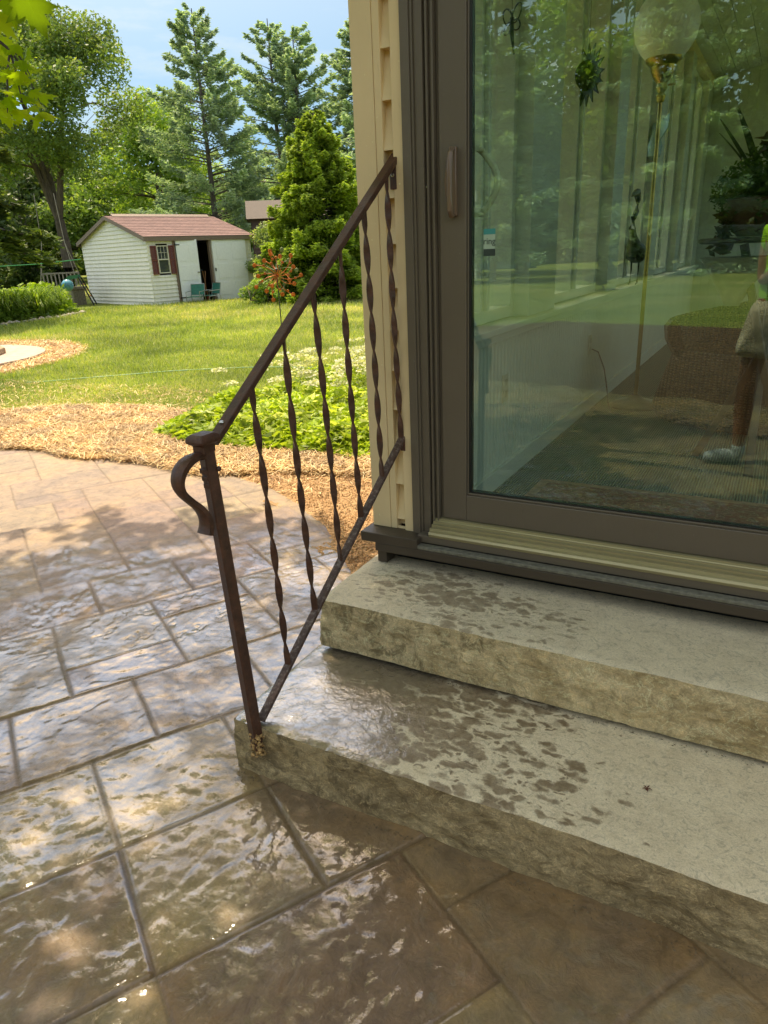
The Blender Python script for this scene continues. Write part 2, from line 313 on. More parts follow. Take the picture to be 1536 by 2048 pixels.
def tread(name, kind):
    t = NT(name); g = t.geo(); n2 = t.noise(g, 16, 6, .7); n3 = t.noise(g, 260, 3, .8); n4 = t.noise(g, 900, 2, .8)
    base = t.ramp(n2, [(.3, (.60, .505, .335)), (.7, (.74, .64, .44))])
    base = t.mix(.55, base, t.ramp(n3, [(.35, (.66, .66, .64)), (.6, (1.15, 1.15, 1.13))]), 'MULTIPLY')
    vein = t.noise(g, 34, 7, .75, 2.2)
    base = t.mix(t.ramp(vein, [(.53, 0.0), (.6, .5)]), base, (.27, .25, .185))
    sx = t.n('SeparateXYZ'); t.set(sx.inputs[0], g); X, Y = sx.outputs[0], sx.outputs[1]
    mpw = t.n('Mapping'); t.set(mpw.inputs[0], g); mpw.inputs['Rotation'].default_value = (0, 0, -.9); mpw.inputs['Scale'].default_value = (.8, 1.35, 1); wd = t.math('ADD', t.math('MULTIPLY', t.noise(mpw.outputs[0], 11, 3, .5, .3), .55), t.math('MULTIPLY', t.noise(mpw.outputs[0], 24, 4, .55, .2), .45))
    wb = t.noise(t.geo((1, 1.4, 1)), 3.4, 3, .5, .2)
    dv = t.n('Mapping'); t.set(dv.inputs[0], g); dv.inputs['Rotation'].default_value = (0, 0, -.75); dv.inputs['Scale'].default_value = (.62, 1.15, 1)
    dn = t.n('TexNoise'); t.set(dn.inputs['Vector'], g); dn.inputs['Scale'].default_value = 26; dn.inputs['Detail'].default_value = 4
    va = t.n('VectorMath'); va.operation = 'MULTIPLY_ADD'; t.set(va.inputs[0], dn.outputs['Color']); va.inputs[1].default_value = (.055, .055, 0); t.set(va.inputs[2], dv.outputs[0])
    sp1 = t.vor(va.outputs[0], 27); sp2 = t.vor(va.outputs[0], 52)
    sp = t.math('MINIMUM', sp1, t.math('ADD', t.math('MULTIPLY', sp2, 1.1), .12))
    if kind == 'low':
        # soaked at the left end, splashes thinning out to the right
        dens = t.math('ADD', t.math('MULTIPLY', t.math('ADD', X, .20), -.92), t.math('MULTIPLY', t.math('ADD', wb, -.5), 1.15))
        dens = t.math('ADD', dens, t.math('MULTIPLY', t.math('ADD', Y, -1.45), .35))
        dens = t.math('MULTIPLY', dens, t.ramp(X, [(0, 1.0), (1, 1.0)]))
        wet = t.ramp(t.math('ADD', t.math('SUBTRACT', dens, sp), .5), [(.33, 0.0), (.43, .6), (.52, 1)])
        film = t.ramp(t.math('ADD', t.math('MULTIPLY', t.math('ADD', X, .80), -2.2), wb), [(.35, 0.0), (.7, 1)])
    else:
        bx = t.math('ABSOLUTE', t.math('ADD', X, .80)); by = t.math('ABSOLUTE', t.math('ADD', Y, -1.92))
        dens = t.math('SUBTRACT', .66, t.math('ADD', t.math('MULTIPLY', bx, 1.15), t.math('MULTIPLY', by, 1.5)))
        dens = t.math('ADD', dens, t.math('MULTIPLY', t.math('ADD', wb, -.5), .9))
        wet = t.ramp(t.math('ADD', t.math('SUBTRACT', dens, sp), .5), [(.38, 0.0), (.48, .5), (.60, .8)]); film = None
    wet = t.math('MULTIPLY', wet, t.ramp(t.noise(g, 40, 4, .6), [(.3, .72), (.6, 1)]))
    c = t.mix(wet, base, t.mix(.5, (.165, .125, .085), t.mix(1, base, (.42, .35, .27), 'MULTIPLY')))
    rgh = t.mix(wet, (.78, .78, .78), (.38, .38, .38))
    if film is not None: 
        c = t.mix(t.math('MULTIPLY', film, .55), c, (.15, .125, .09)); rgh = t.mix(film, rgh, t.ramp(n2, [(.3, .06), (.7, .2)]))
    hh = t.math('ADD', t.math('MULTIPLY', n2, 1.0), t.math('MULTIPLY', n3, .16))
    hh = t.math('ADD', hh, t.math('MULTIPLY', t.noise(g, 42, 4, .6, 1.0), .4))
    t.P(Base_Color=c, Roughness=rgh, Specular_IOR_Level=.5, Normal=t.bump(hh, .005 if kind == 'low' else .0035))
    if film is not None:
        pud = t.math('MULTIPLY', film, t.ramp(t.noise(g, 8, 5, .6, .4), [(.33, .35), (.5, 1)]))
        ch = t.math('ADD', t.math('MULTIPLY', t.noise(g, 24, 4, .55, 1.2), 1.0), t.math('MULTIPLY', t.noise(g, 90, 3, .6, .8), .22))
        t.P(Coat_Weight=pud, Coat_Roughness=.04, Coat_IOR=2.4, Coat_Normal=t.bump(ch, .0045))
    return t.m
M['tread_low'] = tread('tread_wet', 'low'); M['tread_high'] = tread('tread_dry', 'high')
# painted wrought iron
t = NT('iron_brown'); g = t.co('Object'); n1 = t.noise(g, 30, 6, .7); n2 = t.noise(g, 140, 4, .7)
c = t.ramp(n1, [(.3, (.035, .015, .009)), (.55, (.085, .034, .019)), (.75, (.15, .065, .035))]); c = t.mix(t.ramp(n2, [(.66, 0.0), (.74, .5)]), c, (.30, .25, .21))
t.P(Base_Color=c, Roughness=t.ramp(n1, [(.3, .28), (.7, .55)]), Metallic=.0, Specular_IOR_Level=.5, Normal=t.bump(t.math('ADD', n2, n1), .0015)); M['iron'] = t.m
# lower bar: scuffed, chalky paint
t = NT('iron_scuffed'); g = t.co('Object'); n1 = t.noise(g, 30, 6, .7); n2 = t.noise(g, 75, 6, .8)
c = t.ramp(n1, [(.3, (.035, .016, .01)), (.7, (.085, .038, .025))]); c = t.mix(t.ramp(n2, [(.50, 0.0), (.66, .6)]), c, (.33, .28, .245))
t.P(Base_Color=c, Roughness=.5, Normal=t.bump(n2, .0015)); M['iron_scuff'] = t.m
M['rust'] = simple('rust_mortar', (.48, .30, .12), .9, 0, 90, (60, .02), var=.7)
def vinyl(name, col, rough=.42, grain=True):
    t = NT(name); g = t.co('Object', (90, 90, 2.2)); n = t.noise(g, 1.0, 4, .6); n2 = t.noise(t.co('Object'), 3, 4)
    c = t.mix(.35, col, t.ramp(n2, [(.3, (.80, .78, .73)), (.7, (1.1, 1.1, 1.1))]), 'MULTIPLY')
    sc_ = t.noise(t.co('Object', (60, 60, 9)), 1.4, 6, .75, .4); c = t.mix(t.ramp(sc_, [(.62, 0.0), (.74, .45)]), c, tuple(v*.55 for v in col)); sp_ = t.noise(t.co('Object'), 120, 2, .5); c = t.mix(t.ramp(sp_, [(.72, 0.0), (.78, .5)]), c, tuple(min(1, v*1.7+.04) for v in col))
    t.P(Base_Color=c, Roughness=rough, Normal=t.bump(n, .0008 if grain else .0001)); return t.m
M['vinyl'] = vinyl('vinyl_tan', (.78, .62, .36)); M['vinyl_in'] = vinyl('painted_beige', (.62, .635, .57))
M['brown_al'] = vinyl('clad_brown', (.135, .112, .08), .38); M['brown_dk'] = vinyl('board_brown', (.06, .045, .03), .5)
M['handle'] = simple('handle_brown', (.18, .125, .085), .22, 0, 8, var=.05); M['handle_in'] = simple('handle_beige', (.60, .56, .43), .3, var=.05)
M['track'] = simple('track_aluminium', (.40, .35, .19), .34, .45, 6, var=.06); M['track_dk'] = simple('track_dark', (.13, .115, .07), .4, .3)
M['caulk'] = simple('caulk_grey', (.15, .145, .11), .7, 0, 60, (40, .006), var=.35)
M['black'] = simple('black_gasket', (.006, .007, .006), .5); M['screw'] = simple('screw_steel', (.6, .58, .55), .25, .9)
def glass(name, tint, f0, fpow=.75):
    t = NT(name); t.t.nodes.remove(t.b); tr = t.n('BsdfTransparent'); t.set(tr.inputs[0], tint); gl = t.n('BsdfGlossy'); gl.inputs['Roughness'].default_value = 0.0; t.set(gl.inputs[0], (.84, 1, .95))
    lw = t.n('LayerWeight'); lw.inputs['Blend'].default_value = .5; f = t.math('POWER', lw.outputs['Facing'], 3.5); f = t.math('ADD', t.math('MULTIPLY', f, fpow), f0)
    mx = t.n('MixShader'); t.set(mx.inputs[0], f); t.t.links.new(tr.outputs[0], mx.inputs[1]); t.t.links.new(gl.outputs[0], mx.inputs[2]); t.t.links.new(mx.outputs[0], t.o.inputs[0]); return t.m
M['glass'] = glass('door_glass', (.86, .96, .905), .10, .42); M['win_glass'] = glass('window_glass', (.97, .99, .975), .02, .3)

# ------------------------------------------------------------------ ground and patio
def terrain():
    xs = np.unique(np.concatenate([np.linspace(-400, -40, 40), np.linspace(-40, 20, 241), np.linspace(20, 400, 40)]))
    ys = np.unique(np.concatenate([np.linspace(-400, -30, 40), np.linspace(-30, 40, 281), np.linspace(40, 400, 40)]))
    X, Y = np.meshgrid(xs, ys, indexing='ij')
    Z = gz(X, Y) - .015 + .012*fbm(X*.8, Y*.8, 0, 3)*np.clip((np.hypot(X, Y)-5)/4, 0, 1)
    # a pocket under the house and the steps so nothing coincides
    inside = (X > -1.4) & (X < 5.5) & (Y > 1.0) & (Y < 10.5); Z = np.where(inside, -.08, Z)
    V = np.stack([X, Y, Z], -1).reshape(-1, 3); n, m = X.shape
    i, j = np.meshgrid(np.arange(n-1), np.arange(m-1), indexing='ij'); a = (i*m+j).ravel()
    F = np.stack([a, a+m, a+m+1, a+1], -1); return mesh_np('lawn_ground', V, F, M['lawn'], smooth=True)
tag(terrain(), 'sunny mown lawn running back to the shed and trees', 'lawn', kind='structure')

# patio stones on an 8 inch module, rotated to the stamped pattern
TH = radians(59.3); UA = np.array([cos(TH), sin(TH)]); WA = np.array([-sin(TH), cos(TH)])
U0, DU, W0, DW = .073, .207, 2.022, .2032
I0, I1, J0, J1 = -34, 26, -34, 34
lab = -np.ones((I1-I0, J1-J0), int)
rects = [(0,2,-2,0),(2,4,-2,0),(0,2,-4,-2),(2,4,-4,-2),(-2,0,-2,0),(-2,0,-4,-2),(0,3,-6,-4),(3,5,-5,-4),(3,5,-7,-5),(3,5,-9,-7),(5,7,-9,-6),(5,7,-6,-3),(0,2,-8,-6),(2,3,-8,-6),(-3,0,-6,-4),
(-3,-1,0,2),(-1,1,0,2),(1,3,0,2),(3,5,0,2),(-2,0,2,5),(0,2,2,3),(0,2,3,5),(2,4,2,4),(2,4,4,5),(4,6,2,5),(6,8,3,5),(6,8,1,3),(-1,1,5,7),(-3,-1,5,7),(1,3,5,7),(3,5,5,7),(5,7,5,6),(5,7,6,7),(7,9,5,7),
(-2,0,7,10),(0,2,7,8),(0,2,8,10),(0,2,10,12),(-2,0,10,12),(2,4,7,9),(2,4,9,12),(2,4,12,15),(4,7,7,9),(4,6,9,11),(4,6,11,13),(4,6,13,15),(6,8,11,13),(6,8,9,11),(7,9,7,9),
(-1,1,12,14),(-3,-1,12,14),(1,2,12,14),(0,2,14,15),(-2,0,14,17),(0,3,15,17),(3,5,15,18),(-1,1,17,19),(-1,1,19,22),(1,3,17,21),(3,5,18,20),(5,7,15,17)]
nid = 0
for (a, b, c_, d) in rects:
    sub = lab[a-I0:b-I0, c_-J0:d-J0]
    if (sub >= 0).any(): print('overlap', (a, b, c_, d))
    sub[sub < 0] = nid; nid += 1
rr_ = random.Random(3)
for i in range(lab.shape[0]):
    for j in range(lab.shape[1]):
        if lab[i, j] >= 0: continue
        w, h = rr_.choice([(2, 2), (2, 3), (3, 2), (2, 1), (1, 2), (2, 2), (3, 3)])
        ww = 1
        while ww < w and i+ww < lab.shape[0] and lab[i+ww, j] < 0: ww += 1
        hh_ = 1
        while hh_ < h and j+hh_ < lab.shape[1] and (lab[i:i+ww, j+hh_] < 0).all(): hh_ += 1
        lab[i:i+ww, j:j+hh_] = nid; nid += 1
stone_r = rng.random(nid+1)
EDGE = np.array([(-9.5, 2.1), (-8.2, 2.75), (-7.0, 3.25), (-5.92, 3.62), (-5.38, 3.73), (-4.81, 3.77), (-4.22, 3.75), (-3.66, 3.72), (-3.28, 3.66), (-2.87, 3.53), (-2.5, 3.35), (-2.14, 3.09), (-1.96, 2.92), (-1.78, 2.72), (-1.52, 2.45), (-1.3, 2.25), (-1.2, 2.146), (6, 2.146), (6, -1.9), (1.6, -2.4), (-.2, -2.9), (-2.5, -3.5), (-5.5, -3.4), (-8.5, -2.0), (-10.5, .2)])
def poly_sd(x, y, P):
    """signed distance to a polygon, negative inside"""
    d = np.full(x.shape, 1e9); ins = np.zeros(x.shape, bool); n = len(P)
    for k in range(n):
        ax, ay = P[k]; bx, by = P[(k+1) % n]; ex, ey = bx-ax, by-ay
        t_ = np.clip(((x-ax)*ex+(y-ay)*ey)/(ex*ex+ey*ey), 0, 1); d = np.minimum(d, np.hypot(x-ax-t_*ex, y-ay-t_*ey))
        c1 = (ay > y) != (by > y); xi = (bx-ax)*(y-ay)/((by-ay) if by != ay else 1e-9)+ax; ins ^= c1 & (x < xi)
    return np.where(ins, -d, d)
def patio():
    def axis(lo, hi, c0, c1, fine, grow=1.035, mx=.035):
        out = list(np.arange(c0, c1, fine)); s = fine; p = c1
        while p < hi: out.append(p); s = min(mx, s*grow); p += s
        s = fine; p = c0-fine
        while p > lo: out.insert(0, p); s = min(mx, s*grow); p -= s
        return np.array(out)
    u = axis(-5.5, 6.0, -.35, 1.3, .006, mx=.028); w = axis(-5.8, 7.0, .4, 2.9, .006, mx=.028)
    Ug, Wg = np.meshgrid(u, w, indexing='ij')
    wob = .006*fbm(Ug*3, Wg*3, 1.3, 3)
    Up, Wp = Ug+wob, Wg+.006*fbm(Ug*3, Wg*3, 9.3, 3)
    ci = (Up-U0)/DU; cj = (Wp-W0)/DW; ii = np.floor(ci).astype(int); jj = np.floor(cj).astype(int)
    fi, fj = ci-ii, cj-jj
    def L(a, b): return lab[np.clip(a-I0, 0, lab.shape[0]-1), np.clip(b-J0, 0, lab.shape[1]-1)]
    me = L(ii, jj); d = np.full(Ug.shape, 9.)
    for (da, db, dist) in ((-1, 0, fi*DU), (1, 0, (1-fi)*DU), (0, -1, fj*DW), (0, 1, (1-fj)*DW)):
        d = np.where(L(ii+da, jj+db) != me, np.minimum(d, dist), d)
    for (da, db) in ((-1, -1), (-1, 1), (1, -1), (1, 1)):
        dist = np.hypot((fi if da < 0 else 1-fi)*DU, (fj if db < 0 else 1-fj)*DW)
        d = np.where(L(ii+da, jj+db) != me, np.minimum(d, dist), d)
    X = Ug*UA[0]+Wg*WA[0]; Y = Ug*UA[1]+Wg*WA[1]
    sid = stone_r[me]; rim = np.exp(-(d/.010)**2)
    groove = np.exp(-(d/.0046)**2)
    # slate-like relief: ridged and terraced noise, a different slice for every stone
    ca, sa = np.cos(sid*40), np.sin(sid*40); Ur, Wr = Ug*ca-Wg*sa, Ug*sa+Wg*ca
    q = fbm(Ur*2.3+sid*31, Wr*3.4+sid*17, sid*9, 5, .55); ridge = 1-np.abs(q)*2.2
    terr = np.floor(q*5)/5; st = q*5-np.floor(q*5); terr = terr+np.clip((st-.75)*4, 0, 1)/5
    crk = np.exp(-(fbm(Ur*2.6+sid*11, Wr*4.2+sid*5, 7.7+sid*3, 5, .58)/.022)**2)*np.clip(fbm(Ug*1.7, Wg*1.7, 4.4, 2)*3+.5, 0, 1)
    rel = -.003*crk + .0085*terr + .0036*fbm(Ug*9, Wg*9, 2, 4) + .0018*fbm(Ug*34, Wg*34, 4, 3) + (sid-.5)*.003
    Z = rel*np.clip((d-.002)/.012, .1, 1) - .0055*groove
    sd_ = poly_sd(X, Y, EDGE); Z = Z - np.clip(sd_, 0, 1)*1.2 - .004*np.exp(-(sd_/.02)**2)
    Z = np.clip(Z, -.15, .02)
    # hosed-down area: wet near the steps, dry towards the lawn
    s = -.5*X+.866*Y; wet = 1-np.clip((s + .9*fbm(X*1.3, Y*1.3, 5, 4) - 2.5)/1.7, 0, 1)
    wet = np.maximum(wet*1.0, .12)
    n, m = X.shape; V = np.stack([X, Y, Z], -1).reshape(-1, 3)
    i, j = np.meshgrid(np.arange(n-1), np.arange(m-1), indexing='ij')
    keep = (sd_[:-1, :-1] < .09); a = (i*m+j)[keep]
    F = np.stack([a, a+m, a+m+1, a+1], -1)
    return mesh_np('patio_ground', V, F, M['patio'], smooth=True, attrs=dict(stone=sid.ravel(), rim=rim.ravel(), groove=groove.ravel(), wet=wet.ravel()))
tag(patio(), 'stamped concrete patio, wet and brown by the steps', 'patio', kind='structure')

def sheet(name, poly, z, mat, label, cat, step=.12):
    P = np.array(poly); x0, y0 = P.min(0)-.2; x1, y1 = P.max(0)+.2
    X, Y = np.meshgrid(np.arange(x0, x1, step), np.arange(y0, y1, step), indexing='ij')
    sd_ = poly_sd(X, Y, P) + .16*fbm(X*1.7, Y*1.7, 3.7, 4)
    Z = gz(X, Y)+z-np.clip(sd_, 0, 1)*.35 + .006*fbm(X*4, Y*4, 1, 3)*(sd_ < 0)
    n, m = X.shape; V = np.stack([X, Y, Z], -1).reshape(-1, 3); i, j = np.meshgrid(np.arange(n-1), np.arange(m-1), indexing='ij')
    a = (i*m+j)[sd_[:-1, :-1] < .3]; F = np.stack([a, a+m, a+m+1, a+1], -1)
    o = mesh_np(name, V, F, mat, smooth=True); tag(o, label, cat, kind='structure'); return o
SOIL = [(-3.9, 3.9), (-3.3, 4.35), (-2.4, 4.25), (-1.4, 4.4), (-1.0, 3.0), (-1.0, 2.1), (-1.5, 2.2), (-2.2, 2.9), (-3.0, 3.4)]
sheet('soil_ground', SOIL, -.006, M['soil'], 'bare brown netted soil between patio, wall and plant bed', 'soil', .05)
STRAW = [(-9.6, 2.3), (-9.0, 3.7), (-7.4, 4.2), (-6.7, 4.75), (-6.1, 5.05), (-5.7, 5.15), (-5.1, 5.05), (-4.75, 4.8), (-4.5, 4.55), (-3.5, 4.5), (-2.2, 4.55), (-2.2, 4.15), (-3.1, 3.85), (-3.4, 3.55), (-4.2, 3.62), (-5.4, 3.6), (-7.2, 3.0)]
sheet('straw_ground', STRAW, -.002, M['straw_base'], 'pale straw mulch strip around the patio edge', 'straw mulch', .08)
# the round pad by the fire pit, with its ring of straw
pc = np.array((-12.35, 6.3))
def circ(r, n=40, ky=1): return [(pc[0]+r*cos(2*pi*k/n), pc[1]+r*sin(2*pi*k/n)*ky) for k in range(n)]
sheet('straw_ring_ground', circ(2.75), -.004, M['straw_base'], 'ring of pale straw round the second patio', 'straw mulch', .08)
t = NT('pad_concrete'); g = t.geo(); bk = t.n('TexBrick'); t.set(bk.inputs[0], g); bk.inputs['Scale'].default_value = 1.6; bk.inputs['Mortar Size'].default_value = .015
for k_, v_ in (('Color1', (.50, .39, .29, 1)), ('Color2', (.44, .34, .27, 1)), ('Mortar', (.25, .2, .15, 1))): bk.inputs[k_].default_value = v_
t.P(Base_Color=t.mix(.6, bk.outputs[0], t.ramp(t.noise(g, 9, 5), [(.3, (.75, .75, .75)), (.7, (1.2, 1.2, 1.2))]), 'MULTIPLY'), Roughness=.8); M['pad'] = t.m
P_ = [(pc[0]+2.1*cos(2*pi*k/64), pc[1]+2.1*sin(2*pi*k/64)) for k in range(64)]
m_ = MB(); m_.prism(P_, 0.02, .115, lambda a, b, c: (a, b, c+0)); 
tag(m_.build('patio_pad', M['pad'], bevel=.01), 'round stamped patio pad at left edge of lawn', 'patio', kind='structure')
# brown mulch behind the camera, seen in the glass
MULCH = [(-9, -1.6), (-5.5, -3.2), (-2.6, -3.3), (-.2, -2.7), (1.6, -2.2), (6, -1.8), (8, -6.5), (3, -8.6), (-1, -9.4), (-4, -10.2), (-7, -8)]
M['mulch'] = stone('mulch_brown', (.13, .07, .03), (.07, .035, .015), (.12, .08, .04, .5), .03)
sheet('mulch_ground', MULCH, .0, M['mulch'], 'brown mulch bank behind the patio, seen reflected', 'mulch', .2)

# ------------------------------------------------------------------ scattered growth
def quads(C, A, B, rnd, name, mat, parent=None, shape='diamond'):
    """C centres, A long half axis, B side half axis (n,3) -> leaf quads"""
    n = len(C)
    if shape == 'diamond': V = np.stack([C-A, C+B-A*.1, C+A, C-B-A*.1], 1)
    else: V = np.stack([C-A-B, C-A+B, C+A+B, C+A-B], 1)
    F = np.arange(n*4).reshape(n, 4); return mesh_np(name, V.reshape(-1, 3), F, mat, parent, rnd=rnd)
def rdir(n, zmin=-1, zmax=1):
    z = rng.uniform(zmin, zmax, n); a = rng.uniform(0, 2*pi, n); r = np.sqrt(np.maximum(0, 1-z*z)); return np.stack([r*np.cos(a), r*np.sin(a), z], -1)
def perp(A):
    v = rdir(len(A)); B = np.cross(A, v); return B/np.maximum(1e-6, np.linalg.norm(B, axis=1, keepdims=True))
def inpoly(n, P, pad=0.0):
    P = np.array(P); lo, hi = P.min(0), P.max(0); out = []
    tot = 0
    while tot < n:
        q = rng.uniform(lo, hi, (n*2, 2)); q = q[poly_sd(q[:, 0], q[:, 1], P)+.16*fbm(q[:, 0]*1.7, q[:, 1]*1.7, 3.7, 4) < -pad]; out.append(q); tot += len(q)
    return np.concatenate(out)[:n]
def blades(P, h, w, lean, name, mat, rnd=None, z=None):
    """grass blades: tapered triangles (n)"""
    n = len(P); zz = gz(P[:, 0], P[:, 1])-.012 if z is None else z
    a = rng.uniform(0, 2*pi, n); h = h*rng.uniform(.5, 1.3, n); D = np.stack([np.cos(a), np.sin(a)], -1)
    Sd = np.stack([-D[:, 1], D[:, 0]], -1)*w/2; l = rng.uniform(.1, 1, n)*lean*h
    b = np.column_stack([P, zz]); L = b.copy(); L[:, :2] -= Sd; R = b.copy(); R[:, :2] += Sd; T = b.copy(); T[:, :2] += D*l[:, None]; T[:, 2] += h
    V = np.stack([L, R, T], 1).reshape(-1, 3); F = np.arange(n*3).reshape(n, 3)
    return mesh_np(name, V, F, mat, rnd=rng.random(n) if rnd is None else rnd)
# lawn blades inside the field of view
def lawn_pts(n):
    px = rng.uniform(-260, 1050, n); D = 5.0*np.power(24/5.0, rng.random(n)**1.05)
    d = _f[None]+R2[None]*((px-768)/FPX)[:, None]-U2[None]*((600-1024)/FPX); hd = d[:, :2]/np.linalg.norm(d[:, :2], axis=1, keepdims=True)
    P = hd*D[:, None]; return P, D
P, D = lawn_pts(330000)
bad = (poly_sd(P[:, 0], P[:, 1], np.array(STRAW)) < .02) | (poly_sd(P[:, 0], P[:, 1], np.array(SOIL)) < 0) | (poly_sd(P[:, 0], P[:, 1], EDGE) < .05) | (np.hypot(P[:, 0]-pc[0], P[:, 1]-pc[1]) < 2.7)
P = P[~bad]; D = D[~bad]
big = np.clip(D/9, .8, 2.4)
zz = gz(P[:, 0], P[:, 1])-.012; n = len(P); a = rng.uniform(0, 2*pi, n); h = .045*rng.uniform(.4, 1.2, n)*big; Dd = np.stack([np.cos(a), np.sin(a)], -1); Sd = np.stack([-Dd[:, 1], Dd[:, 0]], -1)*(.008*big/2)[:, None]
b = np.column_stack([P, zz]); L = b.copy(); L[:, :2] -= Sd; Rr = b.copy(); Rr[:, :2] += Sd; T = b.copy(); T[:, :2] += Dd*(h*rng.uniform(.2, 1.2, n))[:, None]; T[:, 2] += h
patch = np.clip(.5+.6*fbm(P[:, 0]*.45, P[:, 1]*.45, 8, 4)+.35*fbm(P[:, 0]*2.2, P[:, 1]*2.2, 3, 3)+rng.normal(0, .25, n), 0, 1)
o = mesh_np('grass', np.stack([L, Rr, T], 1).reshape(-1, 3), np.arange(n*3).reshape(n, 3), M['grass'], rnd=patch); tag(o, 'short yellow-green lawn grass', 'grass', kind='stuff')
# straw strands
def strands(P, name, label, l=.09, w=.004, z0=.0):
    n = len(P); a = rng.uniform(0, 2*pi, n); ll = l*rng.uniform(.3, 1.1, n)/2; D = np.stack([np.cos(a), np.sin(a), rng.uniform(-.4, .4, n)], -1); A = D*ll[:, None]
    B = np.stack([-np.sin(a), np.cos(a), np.zeros(n)], -1)*w/2; C = np.column_stack([P, gz(P[:, 0], P[:, 1])+z0+rng.uniform(.002, .034, n)])
    o = quads(C, A, B, rng.random(n), name, M['straw'], shape='rect'); tag(o, label, 'straw', kind='stuff')
Pn = inpoly(70000, STRAW, -.05); strands(Pn, 'straw', 'loose golden straw strands beyond the patio edge', .12, .005)
q = inpoly(9000, [(-9.6, 2.3), (-9.4, 5.6), (-6.2, 6.1), (-4.9, 5.9), (-3.6, 4.5), (-2.2, 4.1), (-2.6, 3.4), (-4, 3.6), (-6, 3.4)], -.05); 
strands(q[poly_sd(q[:, 0], q[:, 1], EDGE) > -.02], 'stray_straw', 'thin stray straw scattered over grass and soil', .09, .005, -.004)
th = rng.uniform(0, 2*pi, 14000); rr = rng.uniform(2.1, 2.75, 14000)+rng.normal(0, .07, 14000); strands(np.stack([pc[0]+rr*np.cos(th), pc[1]+rr*np.sin(th)], -1), 'ring_straw', 'straw strands ringing the second patio', .12, .009)
# soil clods
q = inpoly(9000, SOIL, .02); q = q[poly_sd(q[:, 0], q[:, 1], EDGE) > .015]; n = len(q); s_ = rng.uniform(.003, .008, n)
oc = np.array([(1, 0, 0), (-1, 0, 0), (0, 1, 0), (0, -1, 0), (0, 0, 1), (0, 0, -1)]); of = np.array([(0, 2, 4), (2, 1, 4), (1, 3, 4), (3, 0, 4), (2, 0, 5), (1, 2, 5), (3, 1, 5), (0, 3, 5)])
V = (oc[None]*(s_[:, None, None]*rng.uniform(.6, 1.4, (n, 6, 1)))) + np.column_stack([q, np.full(n, -.001)])[:, None]; F = (of[None]+np.arange(n)[:, None, None]*6).reshape(-1, 3)
M['clod'] = simple('clod_brown', (.56, .37, .20), .95, 0, 3, var=.35)
o = mesh_np('soil_clods', V.reshape(-1, 3), F, M['clod']); tag(o, 'small crumbs of brown soil by the house corner', 'soil', kind='stuff')

# ground cover bed with white flower heads
BED = [(-4.75, 4.3), (-4.95, 5.05), (-5.1, 5.6), (-4.5, 6.2), (-3.6, 6.4), (-2.0, 6.3), (-1.1, 5.6), (-1.4, 4.35), (-2.57, 4.42), (-3.14, 4.3), (-3.74, 4.27), (-4.2, 4.2)]
def leafbed(poly, n, hmax, size, name, label, mat, parent=None):
    q = inpoly(n, poly, -.02); sd_ = -poly_sd(q[:, 0], q[:, 1], np.array(poly)); top = hmax*np.clip(.25+sd_/.35, .2, 1)*(.75+.5*(fbm(q[:, 0]*5, q[:, 1]*5, 2, 3)))
    z = gz(q[:, 0], q[:, 1])+top*rng.uniform(.15, 1, n)**.6; C = np.column_stack([q, z]); A = rdir(n, -.35, .75)*(size*rng.uniform(.5, 1.2, n))[:, None]; A *= rng.choice([.6, 1, 1.5], n, p=[.35, .45, .2])[:, None]; B = perp(A)*np.linalg.norm(A, axis=1, keepdims=True)*.42
    o = quads(C, A, B, np.clip(rng.random(n)*.8+(z-gz(q[:, 0], q[:, 1]))/hmax*.25, 0, 1), name, mat, parent); 
    if label: tag(o, label, 'ground cover', kind='stuff')
    return o
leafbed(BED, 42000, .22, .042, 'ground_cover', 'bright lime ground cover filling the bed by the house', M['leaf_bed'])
# lacy white heads: beyond and inside the bed
def flower_heads(poly, n, name, h):
    q = inpoly(n, poly, 0); V = []; F = []; R_ = []
    allc = []; 
    for (x, y) in q:
        r = rng.uniform(.06, .13); hh = h*rng.uniform(.9, 1.35)+gz(x, y); k = 46
        rad = r*np.sqrt(rng.random(k)); an = rng.uniform(0, 2*pi, k)
        allc.append(np.stack([x+rad*np.cos(an), y+rad*np.sin(an), hh-.25*rad+rng.normal(0, .006, k)], -1))
    C = np.concatenate(allc); n = len(C); A = rdir(n, -.3, .5)*.017; B = perp(A)*.015
    o = quads(C, A, B, rng.random(n), name, M['flower_white']); tag(o, 'lacy white flower heads over the ground cover', 'flowers', kind='stuff')
flower_heads([(-5.0, 5.3), (-5.2, 6.6), (-4.8, 8.2), (-2.2, 8.2), (-1.6, 6.2), (-3.2, 5.7), (-4.2, 5.2)], 150, 'white_flowers', .32)
leafbed([(-4.7, 6.1), (-5.1, 7.3), (-4.6, 8.3), (-2.2, 8.3), (-1.6, 6.1), (-3.2, 5.9)], 15000, .26, .04, 'flower_foliage', 'looser green foliage below the white flowers', M['leaf_bed'])

